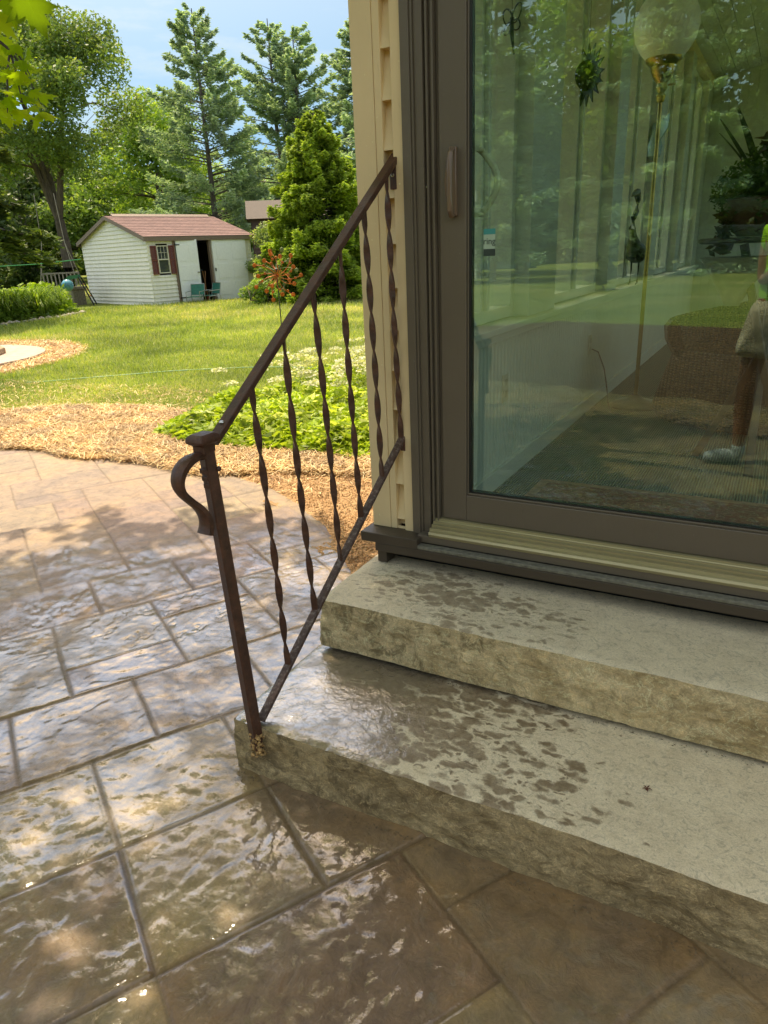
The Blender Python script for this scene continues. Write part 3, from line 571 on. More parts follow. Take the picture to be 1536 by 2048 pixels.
# ------------------------------------------------------------------ trees
def leaf_cloud(centers, radii, counts, size, rnd_bias=None, flat=1.0, up=.2):
    C = []; R_ = []
    for (c, r, k) in zip(centers, radii, counts):
        d = rdir(k); rad = r*rng.random(k)**.45; p = np.array(c)+d*rad[:, None]*np.array([1, 1, flat]); C.append(p)
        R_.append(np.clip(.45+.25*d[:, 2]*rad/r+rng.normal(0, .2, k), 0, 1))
    C = np.concatenate(C); n = len(C); A = rdir(n, -.9, .7)*(size*rng.uniform(.55, 1.3, n))[:, None]; B = perp(A)*np.linalg.norm(A, axis=1, keepdims=True)*.5
    return C, A, B, np.concatenate(R_)
def deciduous(name, base, H, crown, nclump, leaves, lsize, mat, trunk_r, fork, label, cat='tree', group=None, bk='bark', seed=1, lean=(0, 0), clump_r=None, stems=1, hollow=.55):
    """crown = (rx, ry, z_lo, z_hi)"""
    global rng
    old = rng; rng = np.random.default_rng(seed)
    bx, by = base; z0 = float(gz(bx, by))-.05; t = empty(name, (bx, by, z0)); tag(t, label, cat, group)
    rx, ry, zl, zh = crown; cz = (zl+zh)/2; rz_ = (zh-zl)/2; cen = []
    while len(cen) < nclump:
        d = rdir(1)[0]; r = rng.uniform(hollow, 1)**.7; wob = 1+.25*rng.normal()*.6
        taper = 1-.35*max(0, d[2])
        cen.append((lean[0]+d[0]*rx*r*wob*taper, lean[1]+d[1]*ry*r*wob*taper, cz+d[2]*rz_*r))
    cr = clump_r or (.34*(rx*ry*rz_)**(1/3))
    rad = [cr*rng.uniform(.55, 1.25) for _ in cen]; cnt = [max(20, int(leaves*(r_/cr)**2/nclump)) for r_ in rad]
    C, A, B, R_ = leaf_cloud(cen, rad, cnt, lsize, flat=.8)
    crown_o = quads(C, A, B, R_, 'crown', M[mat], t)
    m = MB(); fz = fork
    for s_ in range(stems):
        off = (0, 0) if stems == 1 else (.25*cos(s_*2.1), .25*sin(s_*2.1)); top = (off[0]*3+lean[0]*.5, off[1]*3+lean[1]*.5, fz)
        pts = [(off[0], off[1], 0), (off[0]*1.3+.08, off[1]*1.3, fz*.4), (off[0]*2, off[1]*2+.06, fz*.75), top]
        m.tube(pts, [trunk_r*1.35, trunk_r, trunk_r*.85, trunk_r*.75], 9)
        mine = [c for k, c in enumerate(cen) if k % stems == s_]; mine.sort(key=lambda c: -c[2]); nm = max(2, min(4, len(mine)//5)); limbs = []
        for c in mine[:nm]:          # main limbs climb to the highest clumps
            a_ = np.array(top); e_ = np.array(c); q1 = a_*.66+e_*.34+np.array([rng.normal(0, .15), rng.normal(0, .15), .25]); q2 = a_*.33+e_*.67+np.array([rng.normal(0, .2), rng.normal(0, .2), .15])
            m.tube([tuple(a_), tuple(q1), tuple(q2), tuple(e_)], [trunk_r*.62, trunk_r*.42, trunk_r*.25, trunk_r*.07], 6)
            for f1 in np.linspace(0, .95, 12):
                f3 = f1*3; seg_ = [a_, q1, q2, e_]; u_ = int(min(2, f3)); limbs.append((seg_[u_]*(1-(f3-u_))+seg_[u_+1]*(f3-u_), trunk_r*(.6-.5*f1)))
        for c in mine[nm:]:
            c = np.array(c)
            cand = [l for l in limbs if l[0][2] < c[2]+.2] or limbs
            p0, r0 = min(cand, key=lambda l: np.linalg.norm(l[0]-c)+.3*abs(l[0][2]-c[2]+.8)); r0 = max(.012, r0*.45); md = (p0+c)/2+rng.normal(0, .1, 3)+np.array([0, 0, .1])
            m.tube([tuple(p0), tuple(md), tuple(c)], [r0, r0*.6, r0*.2], 5)
            for _ in range(3):
                e = c+rdir(1)[0]*cr*.9; m.tube([tuple(md), tuple((md+e)/2+rng.normal(0, .08, 3)), tuple(e)], [r0*.4, r0*.25, r0*.1], 4)
    m.build('trunk', M[bk], t, smooth=True); rng = old; return t
def conifer(name, base, H, R, zlo, mat, label, dens=1.0, spray=.14, tr=.16, seed=1, group=None, inner=.35, droop=.25, up=.0, nbr=6, whorl=.36, taper=.85, bk='bark_grey', tops=1, ragged=.25, side=.5, cat='tree'):
    global rng
    old = rng; rng = np.random.default_rng(seed)
    bx, by = base; z0 = float(gz(bx, by))-.05; t = empty(name, (bx, by, z0)); tag(t, label, cat, group)
    m = MB(); Cs = []; As = []; Rs = []
    for tp in range(tops):
        ox = (tp-(tops-1)/2)*R*.42; Ht = H*(1-.05*tp)
        m.tube([(ox*.2, 0, 0), (ox*.6, 0, Ht*.3), (ox, 0, Ht*.65), (ox, 0, Ht)], [tr, tr*.75, tr*.42, .02], 8)
        z = zlo
        while z < Ht*.985:
            f = (z-zlo)/(Ht-zlo); L0 = R*(1-f)**taper*(1+.0*f)+.12
            for b in range(nbr):
                if rng.random() < .12: continue
                az = rng.uniform(0, 2*pi); L_ = L0*rng.uniform(1-ragged*1.6, 1+ragged); zz = z+rng.uniform(-.5, .5)*whorl
                zo = ox*(.2+.8*min(1, zz/Ht/.65)); nseg = 5; pts = []
                dr = droop*rng.uniform(.5, 1.4); rise = up*rng.uniform(.6, 1.3)+.35*f
                for k in range(nseg+1):
                    s_ = k/nseg; r_ = L_*s_; pts.append((zo+cos(az)*r_, sin(az)*r_, zz+rise*r_ - dr*L_*(s_**1.3) + .16*L_*max(0, s_-.6)))
                br = max(.008, tr*.2*(L_/R)**.8)
                if L_ > .35: m.tube(pts, [br, br*.8, br*.6, br*.45, br*.3, br*.12], 4)
                k = max(3, int(L_/spray*1.25*dens)); ss = inner+(1-inner)*rng.random(k*6)**.8
                pp = np.array(pts); idx = np.minimum((ss*nseg).astype(int), nseg-1); fr = ss*nseg-idx; pb = pp[idx]*(1-fr)[:, None]+pp[idx+1]*fr[:, None]
                tang = np.array([cos(az), sin(az), 0]); sidev = np.array([-sin(az), cos(az), 0]); off = rng.uniform(-1, 1, len(ss))*side*L_*(1.05-ss)*.62
                dirv = tang[None]*rng.uniform(.3, 1, (len(ss), 1))+sidev[None]*np.sign(off)[:, None]*rng.uniform(.2, .9, (len(ss), 1)); dirv[:, 2] += rng.uniform(-.45, .35, len(ss))
                Cc = pb+sidev[None]*off[:, None]+tang[None]*(np.abs(off)*.35)[:, None]; Cc[:, 2] += -.12*np.abs(off)+rng.normal(0, .03+.02*L_, len(ss))
                dirv /= np.linalg.norm(dirv, axis=1, keepdims=True)
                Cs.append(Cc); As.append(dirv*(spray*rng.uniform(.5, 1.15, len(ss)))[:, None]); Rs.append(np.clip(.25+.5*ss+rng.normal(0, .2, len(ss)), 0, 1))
            z += whorl*(1-.45*f)
    C = np.concatenate(Cs); A = np.concatenate(As); R_ = np.concatenate(Rs)
    nA = np.linalg.norm(A, axis=1, keepdims=True); B1 = perp(A)*nA*.30; B2 = np.cross(A, B1)/nA*1.0
    # each spray: two crossed slim leaves, tips forking
    j = rdir(len(C))*nA*.35
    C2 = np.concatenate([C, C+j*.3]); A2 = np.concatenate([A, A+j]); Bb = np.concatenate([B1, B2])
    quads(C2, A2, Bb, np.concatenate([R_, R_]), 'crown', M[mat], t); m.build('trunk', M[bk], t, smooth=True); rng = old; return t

deciduous('broadleaf_tree', (-25.1, 19.8), 10, (3.3, 3.3, 3.9, 10.1), 56, 60000, .075, 'leaf_a', .24, 2.9, 'tall broadleaf tree with forking dark limbs behind the shed', stems=1, seed=4, clump_r=.92)
conifer('dark_spruce', (-17.3, 10.6), 7.6, 2.0, 2.3, 'leaf_dark', 'dark spruce with a bare trunk at the left edge of the lawn', dens=1.8, spray=.17, seed=11, inner=.1, droop=.45, tr=.2, whorl=.3, nbr=7)
deciduous('linden_tree', (-31.0, 31.2), 10, (3.3, 3.3, 1.6, 9.4), 42, 30000, .12, 'leaf_b', .2, 3.2, 'rounded bright green tree between shed and blue spruce', seed=5, clump_r=1.25)
BS = 'tall blue spruces behind the shed'
conifer('blue_spruce', (-22.3, 25.6), 10.6, 3.3, 1.0, 'needle_blue', 'sparse tall blue spruce standing straight behind the shed roof', dens=1.15, spray=.115, seed=21, group=BS, inner=.38, droop=.12, up=.18, tr=.17, whorl=.36, taper=.66, ragged=.22, nbr=7, side=.55)
conifer('blue_spruce', (-21.9, 31.0), 11.4, 3.2, 1.4, 'needle_blue', 'fuller twin-topped blue spruce right of the sparse one', dens=1.25, spray=.125, seed=22, group=BS, inner=.35, droop=.12, up=.15, tr=.2, whorl=.42, taper=.6, tops=2, ragged=.3)
conifer('blue_spruce', (-17.6, 30.6), 10.6, 2.9, 1.0, 'needle_blue', 'blue spruce half hidden by the house corner', dens=1.3, spray=.125, seed=23, group=BS, inner=.3, droop=.15, up=.1, tr=.2, taper=.6)
conifer('blue_spruce', (-12.4, 22.3), 6.6, 2.4, .5, 'needle_blue', 'low boughed blue spruce behind the lime green conifer', dens=1.0, spray=.16, seed=24, group=BS, inner=.3, droop=.25, tr=.16)
conifer('green_conifer', (-12.1, 18.4), 5.0, 1.95, .12, 'needle_green', 'dense lime green conifer cone beside the house corner', dens=2.4, spray=.085, seed=31, inner=.35, droop=.3, up=.22, tr=.12, whorl=.16, nbr=13, taper=.8, ragged=.16, side=.8)
deciduous('variegated_shrub', (-15.25, 20.2), 2, (.75, .75, .45, 2.15), 22, 9000, .05, 'leaf_varieg', .04, .5, 'pale variegated shrub at the right end of the shed', 'shrub', seed=41, clump_r=.36, stems=3)
deciduous('golden_shrub', (-12.9, 16.95), 1, (1.0, .6, .05, .72), 16, 6500, .045, 'leaf_b', .02, .2, 'low yellow-green shrub below the lime green conifer', 'shrub', seed=42, clump_r=.28, stems=3)
FT = 'trees of the far tree line'
far_specs = [(60, 52, 6.5, 3.6, 'leaf_dark', 'dark rounded tree far back at the left edge'), (215, 50, 6.2, 3.4, 'leaf_a', 'mid green far tree seen over the shed roof peak'), (340, 56, 7.6, 4.2, 'leaf_b', 'light green far tree left of the sparse blue spruce'),
  (465, 55, 6.6, 3.6, 'leaf_a', 'far tree filling the gap between the two spruces'), (560, 58, 7.0, 3.6, 'leaf_dark', 'dark far tree above the brown outbuilding'), (130, 60, 9.0, 4.5, 'leaf_a', 'taller far tree behind the big forked broadleaf'),
  (690, 52, 7.2, 3.8, 'leaf_a', 'far tree behind the lime green conifer')]
for k, (px, D, ht, rx, mt, lb) in enumerate(far_specs):
    p = polar(px, D); deciduous('far_tree', (p[0], p[1]), ht, (rx, rx, .8, ht), 30, 15000, .16, mt, .2, 1.8, lb, group=FT, seed=60+k, clump_r=rx*.38)
p = polar(66, 34); conifer('low_spruce', (p[0], p[1]), 2.5, 2.3, .1, 'leaf_dark', 'low dark spreading spruce across the far lawn', dens=1.5, spray=.2, seed=71, inner=.1, droop=.2, tr=.1, whorl=.3, taper=.5)
# far woods closing the horizon
def woods(name, a0, a1, D0, D1, h, n, label, mat, size=.3):
    a = rng.uniform(a0, a1, n); D = rng.uniform(D0, D1, n); x = -np.sin(a)*D; y = np.cos(a)*D; top = h*(.72+.38*fbm(a*18, D*.02, 1, 4)); z = gz(x, y)+top*rng.random(n)**.8
    C = np.stack([x, y, z], -1); A = rdir(n)*(size*rng.uniform(.6, 1.3, n))[:, None]; B = perp(A)*np.linalg.norm(A, axis=1, keepdims=True)*.6
    cl = np.clip(.35+.5*fbm(x*.25, y*.25, z*.5, 4)+rng.normal(0, .15, n), 0, 1); o = quads(C, A, B, cl, name, M[mat]); tag(o, label, 'woods', kind='stuff')
woods('woods', radians(-40), radians(80), 68, 82, 6.3, 110000, 'continuous far woods closing the view behind the lawn', 'leaf_a', .36)
woods('woods_beyond_yard', radians(120), radians(245), 58, 72, 17, 90000, 'dark woods beyond the yard, seen reflected in the door', 'leaf_dark', .5)

# maple overhead: trunk stands left of the frame, a low spray of leaves hangs into view
def maple():
    t = empty('maple_tree', (-4.6, -.2, -.03)); tag(t, 'maple whose backlit leaves hang in at the top left corner', 'tree')
    # leaf outline, five lobes
    half = [(0, -.42), (.07, -.40), (.30, -.52), (.26, -.34), (.62, -.30), (.50, -.16), (.95, .14), (.62, .16), (.60, .30), (.30, .26), (.36, .62), (.20, .58), (0, 1.0)]
    out = half+[(-x, y) for x, y in half[-2:0:-1]]; out = np.array(out)*.5; k = len(out)
    def leaves(C, N, T, size, rnd):
        n = len(C); N = N/np.linalg.norm(N, axis=1, keepdims=True); T = T-N*np.sum(N*T, 1, keepdims=True); T /= np.linalg.norm(T, axis=1, keepdims=True); Sx = np.cross(N, T)
        px, py = out[:, 0], out[:, 1]; fold = -np.abs(px)*.35-.25*py*py
        V = C[:, None]+size[:, None, None]*(Sx[:, None]*px[None, :, None]+T[:, None]*py[None, :, None]+N[:, None]*fold[None, :, None])
        Cc = (C+T*0)[:, None]; V = np.concatenate([V, Cc], 1); base = np.arange(n)*(k+1); i = np.arange(k)
        F = np.stack([base[:, None]+i[None], base[:, None]+((i+1) % k)[None], np.repeat((base+k)[:, None], k, 1)], -1).reshape(-1, 3)
        return V.reshape(-1, 3), F, np.repeat(rnd, k)
    org = np.array([-4.6, -.2, -.03]); Vs = []; Fs = []; Rs = []; off = 0
    def push(C, N, T, s, r):
        nonlocal off
        V, F, R_ = leaves(C-org, N, T, s, r); Vs.append(V); Fs.append(F+off); Rs.append(R_); off += len(V)
    # canopy that shades the near patio
    tgt = []                      # shaded ground points -> lifted towards the sun
    n = 0; pts = []
    while n < 13000:
        q = np.stack([rng.uniform(-5.6, 1.6, 4000), rng.uniform(-3.0, 3.4, 4000)], -1)
        e = ((q[:, 0]+1.7)/3.2)**2+((q[:, 1]-.5)/2.25)**2 + .35*fbm(q[:, 0]*1.1, q[:, 1]*1.1, 6, 4)
        gap = fbm(q[:, 0]*3.2, q[:, 1]*3.2, 2, 3)
        ok = (e < 1.45) & (gap > -.70+.42*np.clip(e-.45, 0, 1)) & ((e < .75) | ((gap > -.06+.35*np.clip(e-.9, 0, 1)) & (rng.random(len(e)) < .7))); ok &= (np.hypot(q[:, 0]+1.5, q[:, 1]-.87) > .24) | (rng.random(len(q)) < .3); ok &= np.hypot(q[:, 0]-.25, q[:, 1]+1.0) > .65; ok &= ~((np.hypot(q[:, 0]+.35, (q[:, 1]+.8)*1.0) < .75))
        pts.append(q[ok]); n += ok.sum()
    q = np.concatenate(pts); q = q[rng.permutation(len(q))[:13000]]; hgt = rng.uniform(3.5, 5.2, len(q)); C = np.column_stack([q, np.zeros(len(q))])+S[None]*(hgt/S[2])[:, None]
    C += rng.normal(0, .05, C.shape)
    push(C, rdir(len(C), .35, 1), rdir(len(C), -.8, .1), rng.uniform(.13, .20, len(C)), rng.random(len(C)))
    # spray in view
    spec = [(12, 118, 2.6), (30, 95, 2.7), (18, 150, 2.6), (45, 128, 2.65), (8, 180, 2.5), (34, 165, 2.6), (55, 160, 2.6), (20, 205, 2.5), (48, 190, 2.55), (66, 185, 2.6), (78, 205, 2.6), (40, 225, 2.5), (58, 215, 2.6), (92, 228, 2.55), (70, 240, 2.55), (14, 235, 2.5), (-10, 140, 2.5), (-12, 200, 2.5), (-14, 170, 2.5), (26, 135, 2.75), (5, 105, 2.8), (62, 140, 2.8), (3, 222, 2.7), (-5, 250, 2.5), (28, 182, 2.8), (84, 190, 2.75), (50, 108, 2.9), (10, 85, 2.8), (-8, 118, 2.8), (38, 150, 2.5)]
    C = []; Rr = []
    for (x, y, D) in spec:
        d = ray(x, y); d = d/np.linalg.norm(d); C.append(CAM+d*D)
    C = np.array(C); n = len(C); N = S[None]+rng.normal(0, .45, (n, 3)); T = np.column_stack([rng.normal(.35, .35, n), rng.normal(.2, .35, n), rng.uniform(-1.1, -.45, n)])
    push(C, N, T, rng.uniform(.070, .100, n), rng.uniform(.45, 1, n))
    C = []; 
    for (x, y, D) in [(62, 12, 1.75), (18, 4, 1.8), (-6, 40, 1.8)]:
        d = ray(x, y); d = d/np.linalg.norm(d); C.append(CAM+d*D)
    C = np.array(C); T = R2[None]*np.array([.25, -.1, -.3])[:, None]-U2[None]*1.0; N = np.array([[-.5, .6, .6], [-.3, .7, .7], [-.6, .5, .6]])
    push(C, N, T, np.array([.115, .10, .09]), np.array([.15, .6, .9]))
    mesh_np('crown', np.concatenate(Vs), np.concatenate(Fs), M['leaf_maple'], t, rnd=np.concatenate(Rs))
    m = MB(); L = lambda p: tuple(np.array(p)-org)
    m.tube([L((-4.6, -.2, -.05)), L((-4.62, -.15, .8)), L((-4.5, -.1, 1.9)), L((-4.45, 0, 3.0))], [.24, .18, .16, .13], 12)
    tip = CAM+ray(20, 100)/np.linalg.norm(ray(20, 100))*2.75
    for tg in [(-3.4, .8, 4.6), (-2.0, 1.6, 4.9), (-.8, 1.9, 5.1), (-1.6, .2, 4.8), (-3.6, -.8, 4.9), (-.2, .8, 5.2), (-2.8, 2.4, 4.7)]:
        a = np.array((-4.45, 0, 2.9)); b_ = np.array(tg); mid = (a+b_)/2+np.array([0, 0, .35]); m.tube([L(a), L(mid), L(b_)], [.07, .045, .015], 6)
        for _ in range(5):
            e = b_+rng.normal(0, .55, 3)*np.array([1, 1, .4]); m.tube([L(mid*.4+b_*.6), L(e)], [.015, .005], 4)
    m.tube([L((-4.5, -.1, 2.3)), L((-3.9, .6, 2.9)), L((-3.0, .9, 2.6)), L(tip+np.array([-.25, -.05, .2])), L(tip)], [.05, .035, .02, .008, .004], 6)
    for (x, y, D) in [(85, 215, 2.6), (45, 205, 2.55), (15, 225, 2.5), (60, 150, 2.7)]:
        d = ray(x, y); e = CAM+d/np.linalg.norm(d)*D; m.tube([L(tip), L((tip+e)/2+np.array([0, 0, .02])), L(e)], [.004, .003, .0015], 4)
    m.build('trunk', M['bark'], t, smooth=True)
maple()
# yard behind the camera, reflected in the door
RT = 'trees behind the photographer, reflected in the door'
conifer('reflected_spruce', (-5.2, -33), 17, 4.8, .2, 'needle_blue', 'wide blue spruce with boughs on the lawn, reflected in the glass', dens=.9, spray=.26, seed=81, group=RT, inner=.15, droop=.25, whorl=.42)
conifer('reflected_spruce', (-11.6, -27), 15, 3.2, 1.4, 'needle_blue', 'narrow tall blue spruce, reflected near the door edge', dens=1.0, spray=.24, seed=82, group=RT, inner=.2, droop=.2, whorl=.42)
deciduous('reflected_tree', (-8.4, -36), 15, (4.6, 4.6, 1.5, 16), 46, 26000, .19, 'leaf_b', .2, 3, 'bright broadleaf tree between the reflected spruces', group=RT, seed=83, clump_r=1.7)
deciduous('reflected_tree', (.6, -36), 15, (5, 5, 3.5, 17), 46, 26000, .19, 'leaf_dark', .2, 4, 'wide broadleaf tree right of the reflected spruces', group=RT, seed=84, clump_r=1.8)
deciduous('reflected_tree', (-17.5, -34), 14, (5, 5, 1, 15), 46, 26000, .19, 'leaf_a', .2, 3, 'mid green broadleaf tree farthest left in the reflection', group=RT, seed=85, clump_r=1.8)
conifer('reflected_spruce', (-1.6, -44), 17, 4.2, .4, 'leaf_dark', 'dark conifer standing behind the reflected van', dens=1.0, spray=.3, seed=87, group=RT, inner=.15, droop=.25, whorl=.5)
deciduous('reflected_bush', (-5.4, -20.5), 1, (.35, .35, .15, .95), 10, 2200, .05, 'leaf_dark', .02, .3, 'small dark bush alone on the reflected lawn', 'bush', seed=86, clump_r=.2)
m = MB(); m.tube([(0, 0, 0), (0, 0, 5.2)], [.06, .045], 12); m.lathe([(0, 5.32), (.05, 5.29), (.07, 5.23), (.05, 5.18), (0, 5.16)], seg=12)
o = m.build('flag_pole', simple('pole_white', (.75, .76, .78), .4), smooth=True); o.location = (-13.4, -29.5, 0); tag(o, 'slim white pole on the lawn, reflected in the door', 'pole')

# ------------------------------------------------------------------ cast stone steps
def slab(name, x0, x1, y0, y1, z0, z1, faceM, treadM, label, amp, seedv):
    dx = .0055; nx = int((x1-x0)/dx); ny = int((y1-y0)/dx); nz = max(10, int((z1-z0)/dx))
    xs = np.linspace(x0, x1, nx+1); ys = np.linspace(y0, y1, ny+1); zs = np.linspace(z0, z1, nz+1)
    V = []; F = []; Mi = []; off = 0
    def grid(P, mi, flip=False):
        nonlocal off
        n, m = P.shape[:2]; V.append(P.reshape(-1, 3)); i, j = np.meshgrid(np.arange(n-1), np.arange(m-1), indexing='ij'); a = (i*m+j).ravel()+off
        f = np.stack([a, a+m, a+m+1, a+1], -1); F.append(f[:, ::-1] if flip else f); Mi.append(np.full(len(f), mi)); off += n*m
    g = lambda a, b: np.meshgrid(a, b, indexing='ij')
    X, Z = g(xs, zs); grid(np.stack([X, np.full_like(X, y0), Z], -1), 1)
    grid(np.stack([X, np.full_like(X, y1), Z], -1), 1, True)
    X, Y = g(xs, ys); grid(np.stack([X, Y, np.full_like(X, z1)], -1), 0); grid(np.stack([X, Y, np.full_like(X, z0)], -1), 1, True)
    Y, Z = g(ys, zs); grid(np.stack([np.full_like(Y, x0), Y, Z], -1), 1, True); grid(np.stack([np.full_like(Y, x1), Y, Z], -1), 1)
    P = np.concatenate(V); x, y, z = P[:, 0].copy(), P[:, 1].copy(), P[:, 2].copy()
    wf_ = np.clip(1-(y-y0)/.02, 0, 1); wl = np.clip(1-(x-x0)/.02, 0, 1); e = seedv
    # rock-faced front: broad facets, sharp crests
    r1 = fbm(x*4+e, z*9+e, y*3, 4, .5); r2 = 1-np.abs(fbm(x*9+e, z*12, y*5+3, 4, .55))*2.4; r3 = fbm(x*34, z*34, y*34+e, 3)
    fc = fbm(x*7+z*5+e, z*16-x*3, y*3+1, 3, .5)*3.2; fcs = (np.floor(fc)+np.clip((fc-np.floor(fc)-.7)/.3, 0, 1))/3.2
    h = amp*(.6*r1+.3*r2+.55*fcs+.12*r3+.10*fbm(x*80, z*80, y*80, 2)); tz = (z-z0)/(z1-z0)
    P[:, 1] = y - wf_*(h*(.35+.65*np.sin(np.clip(tz, 0, 1)*pi)) + amp*.35*(1-tz))
    P[:, 0] = x - wl*(amp*.5*(r1+.4*r2)*(.3+.7*np.sin(np.clip(tz, 0, 1)*pi)))
    topf = (z > z1-1e-5); er = np.clip(1-(y-y0)/.035, 0, 1)**2+np.clip(1-(x-x0)/.03, 0, 1)**2
    P[:, 2] = z - topf*(er*(.004+.007*np.maximum(0, fbm(x*22, y*10, e, 4)+.1))) + topf*(.0016*fbm(x*7, y*7, e, 4)+.0008*fbm(x*30, y*30, e, 3))
    me = bpy.data.meshes.new(name); Fa = np.concatenate(F); me.vertices.add(len(P)); me.vertices.foreach_set('co', P.astype(np.float32).ravel())
    me.loops.add(Fa.size); me.loops.foreach_set('vertex_index', Fa.astype(np.int32).ravel()); me.polygons.add(len(Fa)); me.polygons.foreach_set('loop_start', np.arange(0, Fa.size, 4, dtype=np.int32))
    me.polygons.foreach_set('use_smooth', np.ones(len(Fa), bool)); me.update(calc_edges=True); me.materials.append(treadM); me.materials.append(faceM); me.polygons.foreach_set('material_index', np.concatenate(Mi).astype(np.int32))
    bm = bmesh.new(); bm.from_mesh(me); bmesh.ops.remove_doubles(bm, verts=bm.verts, dist=1e-5); bmesh.ops.recalc_face_normals(bm, faces=bm.faces); bm.to_mesh(me); bm.free()
    try: me.set_sharp_from_angle(angle=radians(50))
    except Exception: pass
    o = bpy.data.objects.new(name, me); sc.collection.objects.link(o); return o
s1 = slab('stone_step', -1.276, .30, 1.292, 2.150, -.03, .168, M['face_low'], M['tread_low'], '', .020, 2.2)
tag(s1, 'lower grey stone step, soaked at its left end', 'step', 'stone entry steps')
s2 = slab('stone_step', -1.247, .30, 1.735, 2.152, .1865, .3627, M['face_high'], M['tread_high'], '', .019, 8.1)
tag(s2, 'upper stone step below the door with few damp spots', 'step', 'stone entry steps')
m = MB(); m.box(-1.225, .28, 1.752, 2.14, .1655, .1885); o = m.build('gap_fill', M['black']); tag(o, 'thin black fill for the shaded gap between the two stone steps', 'mortar')  # black fill paints the shade of the open gap under the upper step

# ------------------------------------------------------------------ railings
SQ = lambda a, b: [(-a/2, -b/2), (a/2, -b/2), (a/2, b/2), (-a/2, b/2)]
def RR(a, b, r=.003):    # section with eased corners
    return [(-a/2+r, -b/2), (a/2-r, -b/2), (a/2, -b/2+r), (a/2, b/2-r), (a/2-r, b/2), (-a/2+r, b/2), (-a/2, b/2-r), (-a/2, -b/2+r)]
def railing(label):
    t = empty('hand_railing', (-1.19, 1.29, .1)); O = np.array((-1.19, 1.29, .1)); tag(t, label, 'railing', None)
    L = lambda p: tuple(np.array(p)-O)
    m = MB(); up = (0, -.62, .78)
    A_, B_ = np.array((-1.1905, 1.262, 1.028)), np.array((-1.1125, 2.140, 1.728)); m.sweep([L(A_), L(A_*.66+B_*.34), L(A_*.33+B_*.67), L(B_)], RR(.030, .018, .002), up=up); m.build('top_bar', M['iron'], t)
    m = MB(); A2, B2 = np.array((-1.1855, 1.306, .176)), np.array((-1.1125, 2.134, .847)); m.sweep([L(A2), L(A2*.66+B2*.34), L(A2*.33+B2*.67), L(B2)], RR(.025, .014, .002), up=(0, -.63, .777)); m.build('bottom_bar', M['iron_scuff'], t)
    pt, pb = np.array((-1.192, 1.236, 1.046)), np.array((-1.188, 1.284, .098))
    m = MB(); m.sweep([L(pb), L(pb*.7+pt*.3), L(pb*.3+pt*.7), L(pt)], RR(.031, .031, .003), up=(.28, 1, 0)); m.build('post', M['iron'], t)
    m = MB(); d = .002   # cast cap with a drooping lip
    Q = lambda s_, z: [(-s_, -s_, z), (s_, -s_, z), (s_, s_, z), (-s_, s_, z)]
    lay = [(.0175, -.036), (.0175, -.016), (.026, -.010), (.0275, -.003), (.026, .006), (.019, .012), (.008, .0145)]; V = []; F = []
    for (s_, z) in lay: V += [tuple(np.array(p)*np.array([1, 1.25, 1])+pt-O+np.array([0, -.004, 0])) for p in Q(s_, z)]
    for k in range(len(lay)-1): F += [(k*4+i, k*4+(i+1) % 4, (k+1)*4+(i+1) % 4, (k+1)*4+i) for i in range(4)]
    F += [(3, 2, 1, 0), tuple(len(lay)*4-4+i for i in range(4))]; m.add(V, F); m.build('post_cap', M['iron'], t, bevel=.003)
    # scroll hand grip
    P = [(-1.194, 1.232, 1.000), (-1.196, 1.205, 1.006), (-1.198, 1.176, 1.001), (-1.2, 1.151, .984), (-1.2015, 1.140, .958), (-1.2, 1.146, .931), (-1.198, 1.167, .905), (-1.196, 1.190, .880), (-1.195, 1.205, .853), (-1.195, 1.208, .828), (-1.196, 1.200, .806)]
    n = len(P); Pi = []
    for i in range(n-1):                # smooth the path (Catmull-Rom)
        p0, p1, p2, p3 = [np.array(P[max(0, min(n-1, i+k))]) for k in (-1, 0, 1, 2)]
        for u_ in (0, .25, .5, .75): Pi.append(.5*((2*p1)+(-p0+p2)*u_+(2*p0-5*p1+4*p2-p3)*u_**2+(-p0+3*p1-3*p2+p3)*u_**3))
    Pi.append(np.array(P[-1])); k = len(Pi)
    sec = [(-.0135, -.0055), (-.006, -.0085), (.006, -.0085), (.0135, -.0055), (.0135, .0055), (.006, .0085), (-.006, .0085), (-.0135, .0055)]
    scl = [.95+.4*sin(pi*min(1, i/(k*.5))) if i < k*.5 else 1.0 + .55*max(0, (i-k*.62)/(k*.38)) for i in range(k)]
    m = MB(); m.sweep([L(p) for p in Pi], sec, up=(1, 0, .001), scale=scl, twist=[pi/2]*k); m.build('scroll_grip', M['iron'], t, smooth=True, bevel=0)
    # clamps where the grip is bolted on
    m = MB(); 
    for (y0, z0) in ((1.222, .965), (1.226, .945), (1.229, .925)): m.box(*[v for v in (-1.203-O[0], -1.181-O[0], y0-.006-O[1], y0+.012-O[1], z0-.006-O[2], z0+.007-O[2])])
    m.lathe([(0, 0), (.007, .001), (.008, .005), (.004, .009), (0, .01)], (-1.174-O[0], 1.25-O[1], .966-O[2]), 8, 'x'); m.build('grip_clamp', M['iron'], t, bevel=.002)
    bs = [((-1.177, 1.413, 1.112), (-1.174, 1.443, .298)), ((-1.165, 1.554, 1.232), (-1.162, 1.588, .412)), ((-1.153, 1.69, 1.336), (-1.149, 1.73, .528)), ((-1.141, 1.827, 1.45), (-1.139, 1.857, .637)), ((-1.13, 1.954, 1.558), (-1.127, 1.988, .756)), ((-1.119, 2.083, 1.658), (-1.116, 2.118, .858))]
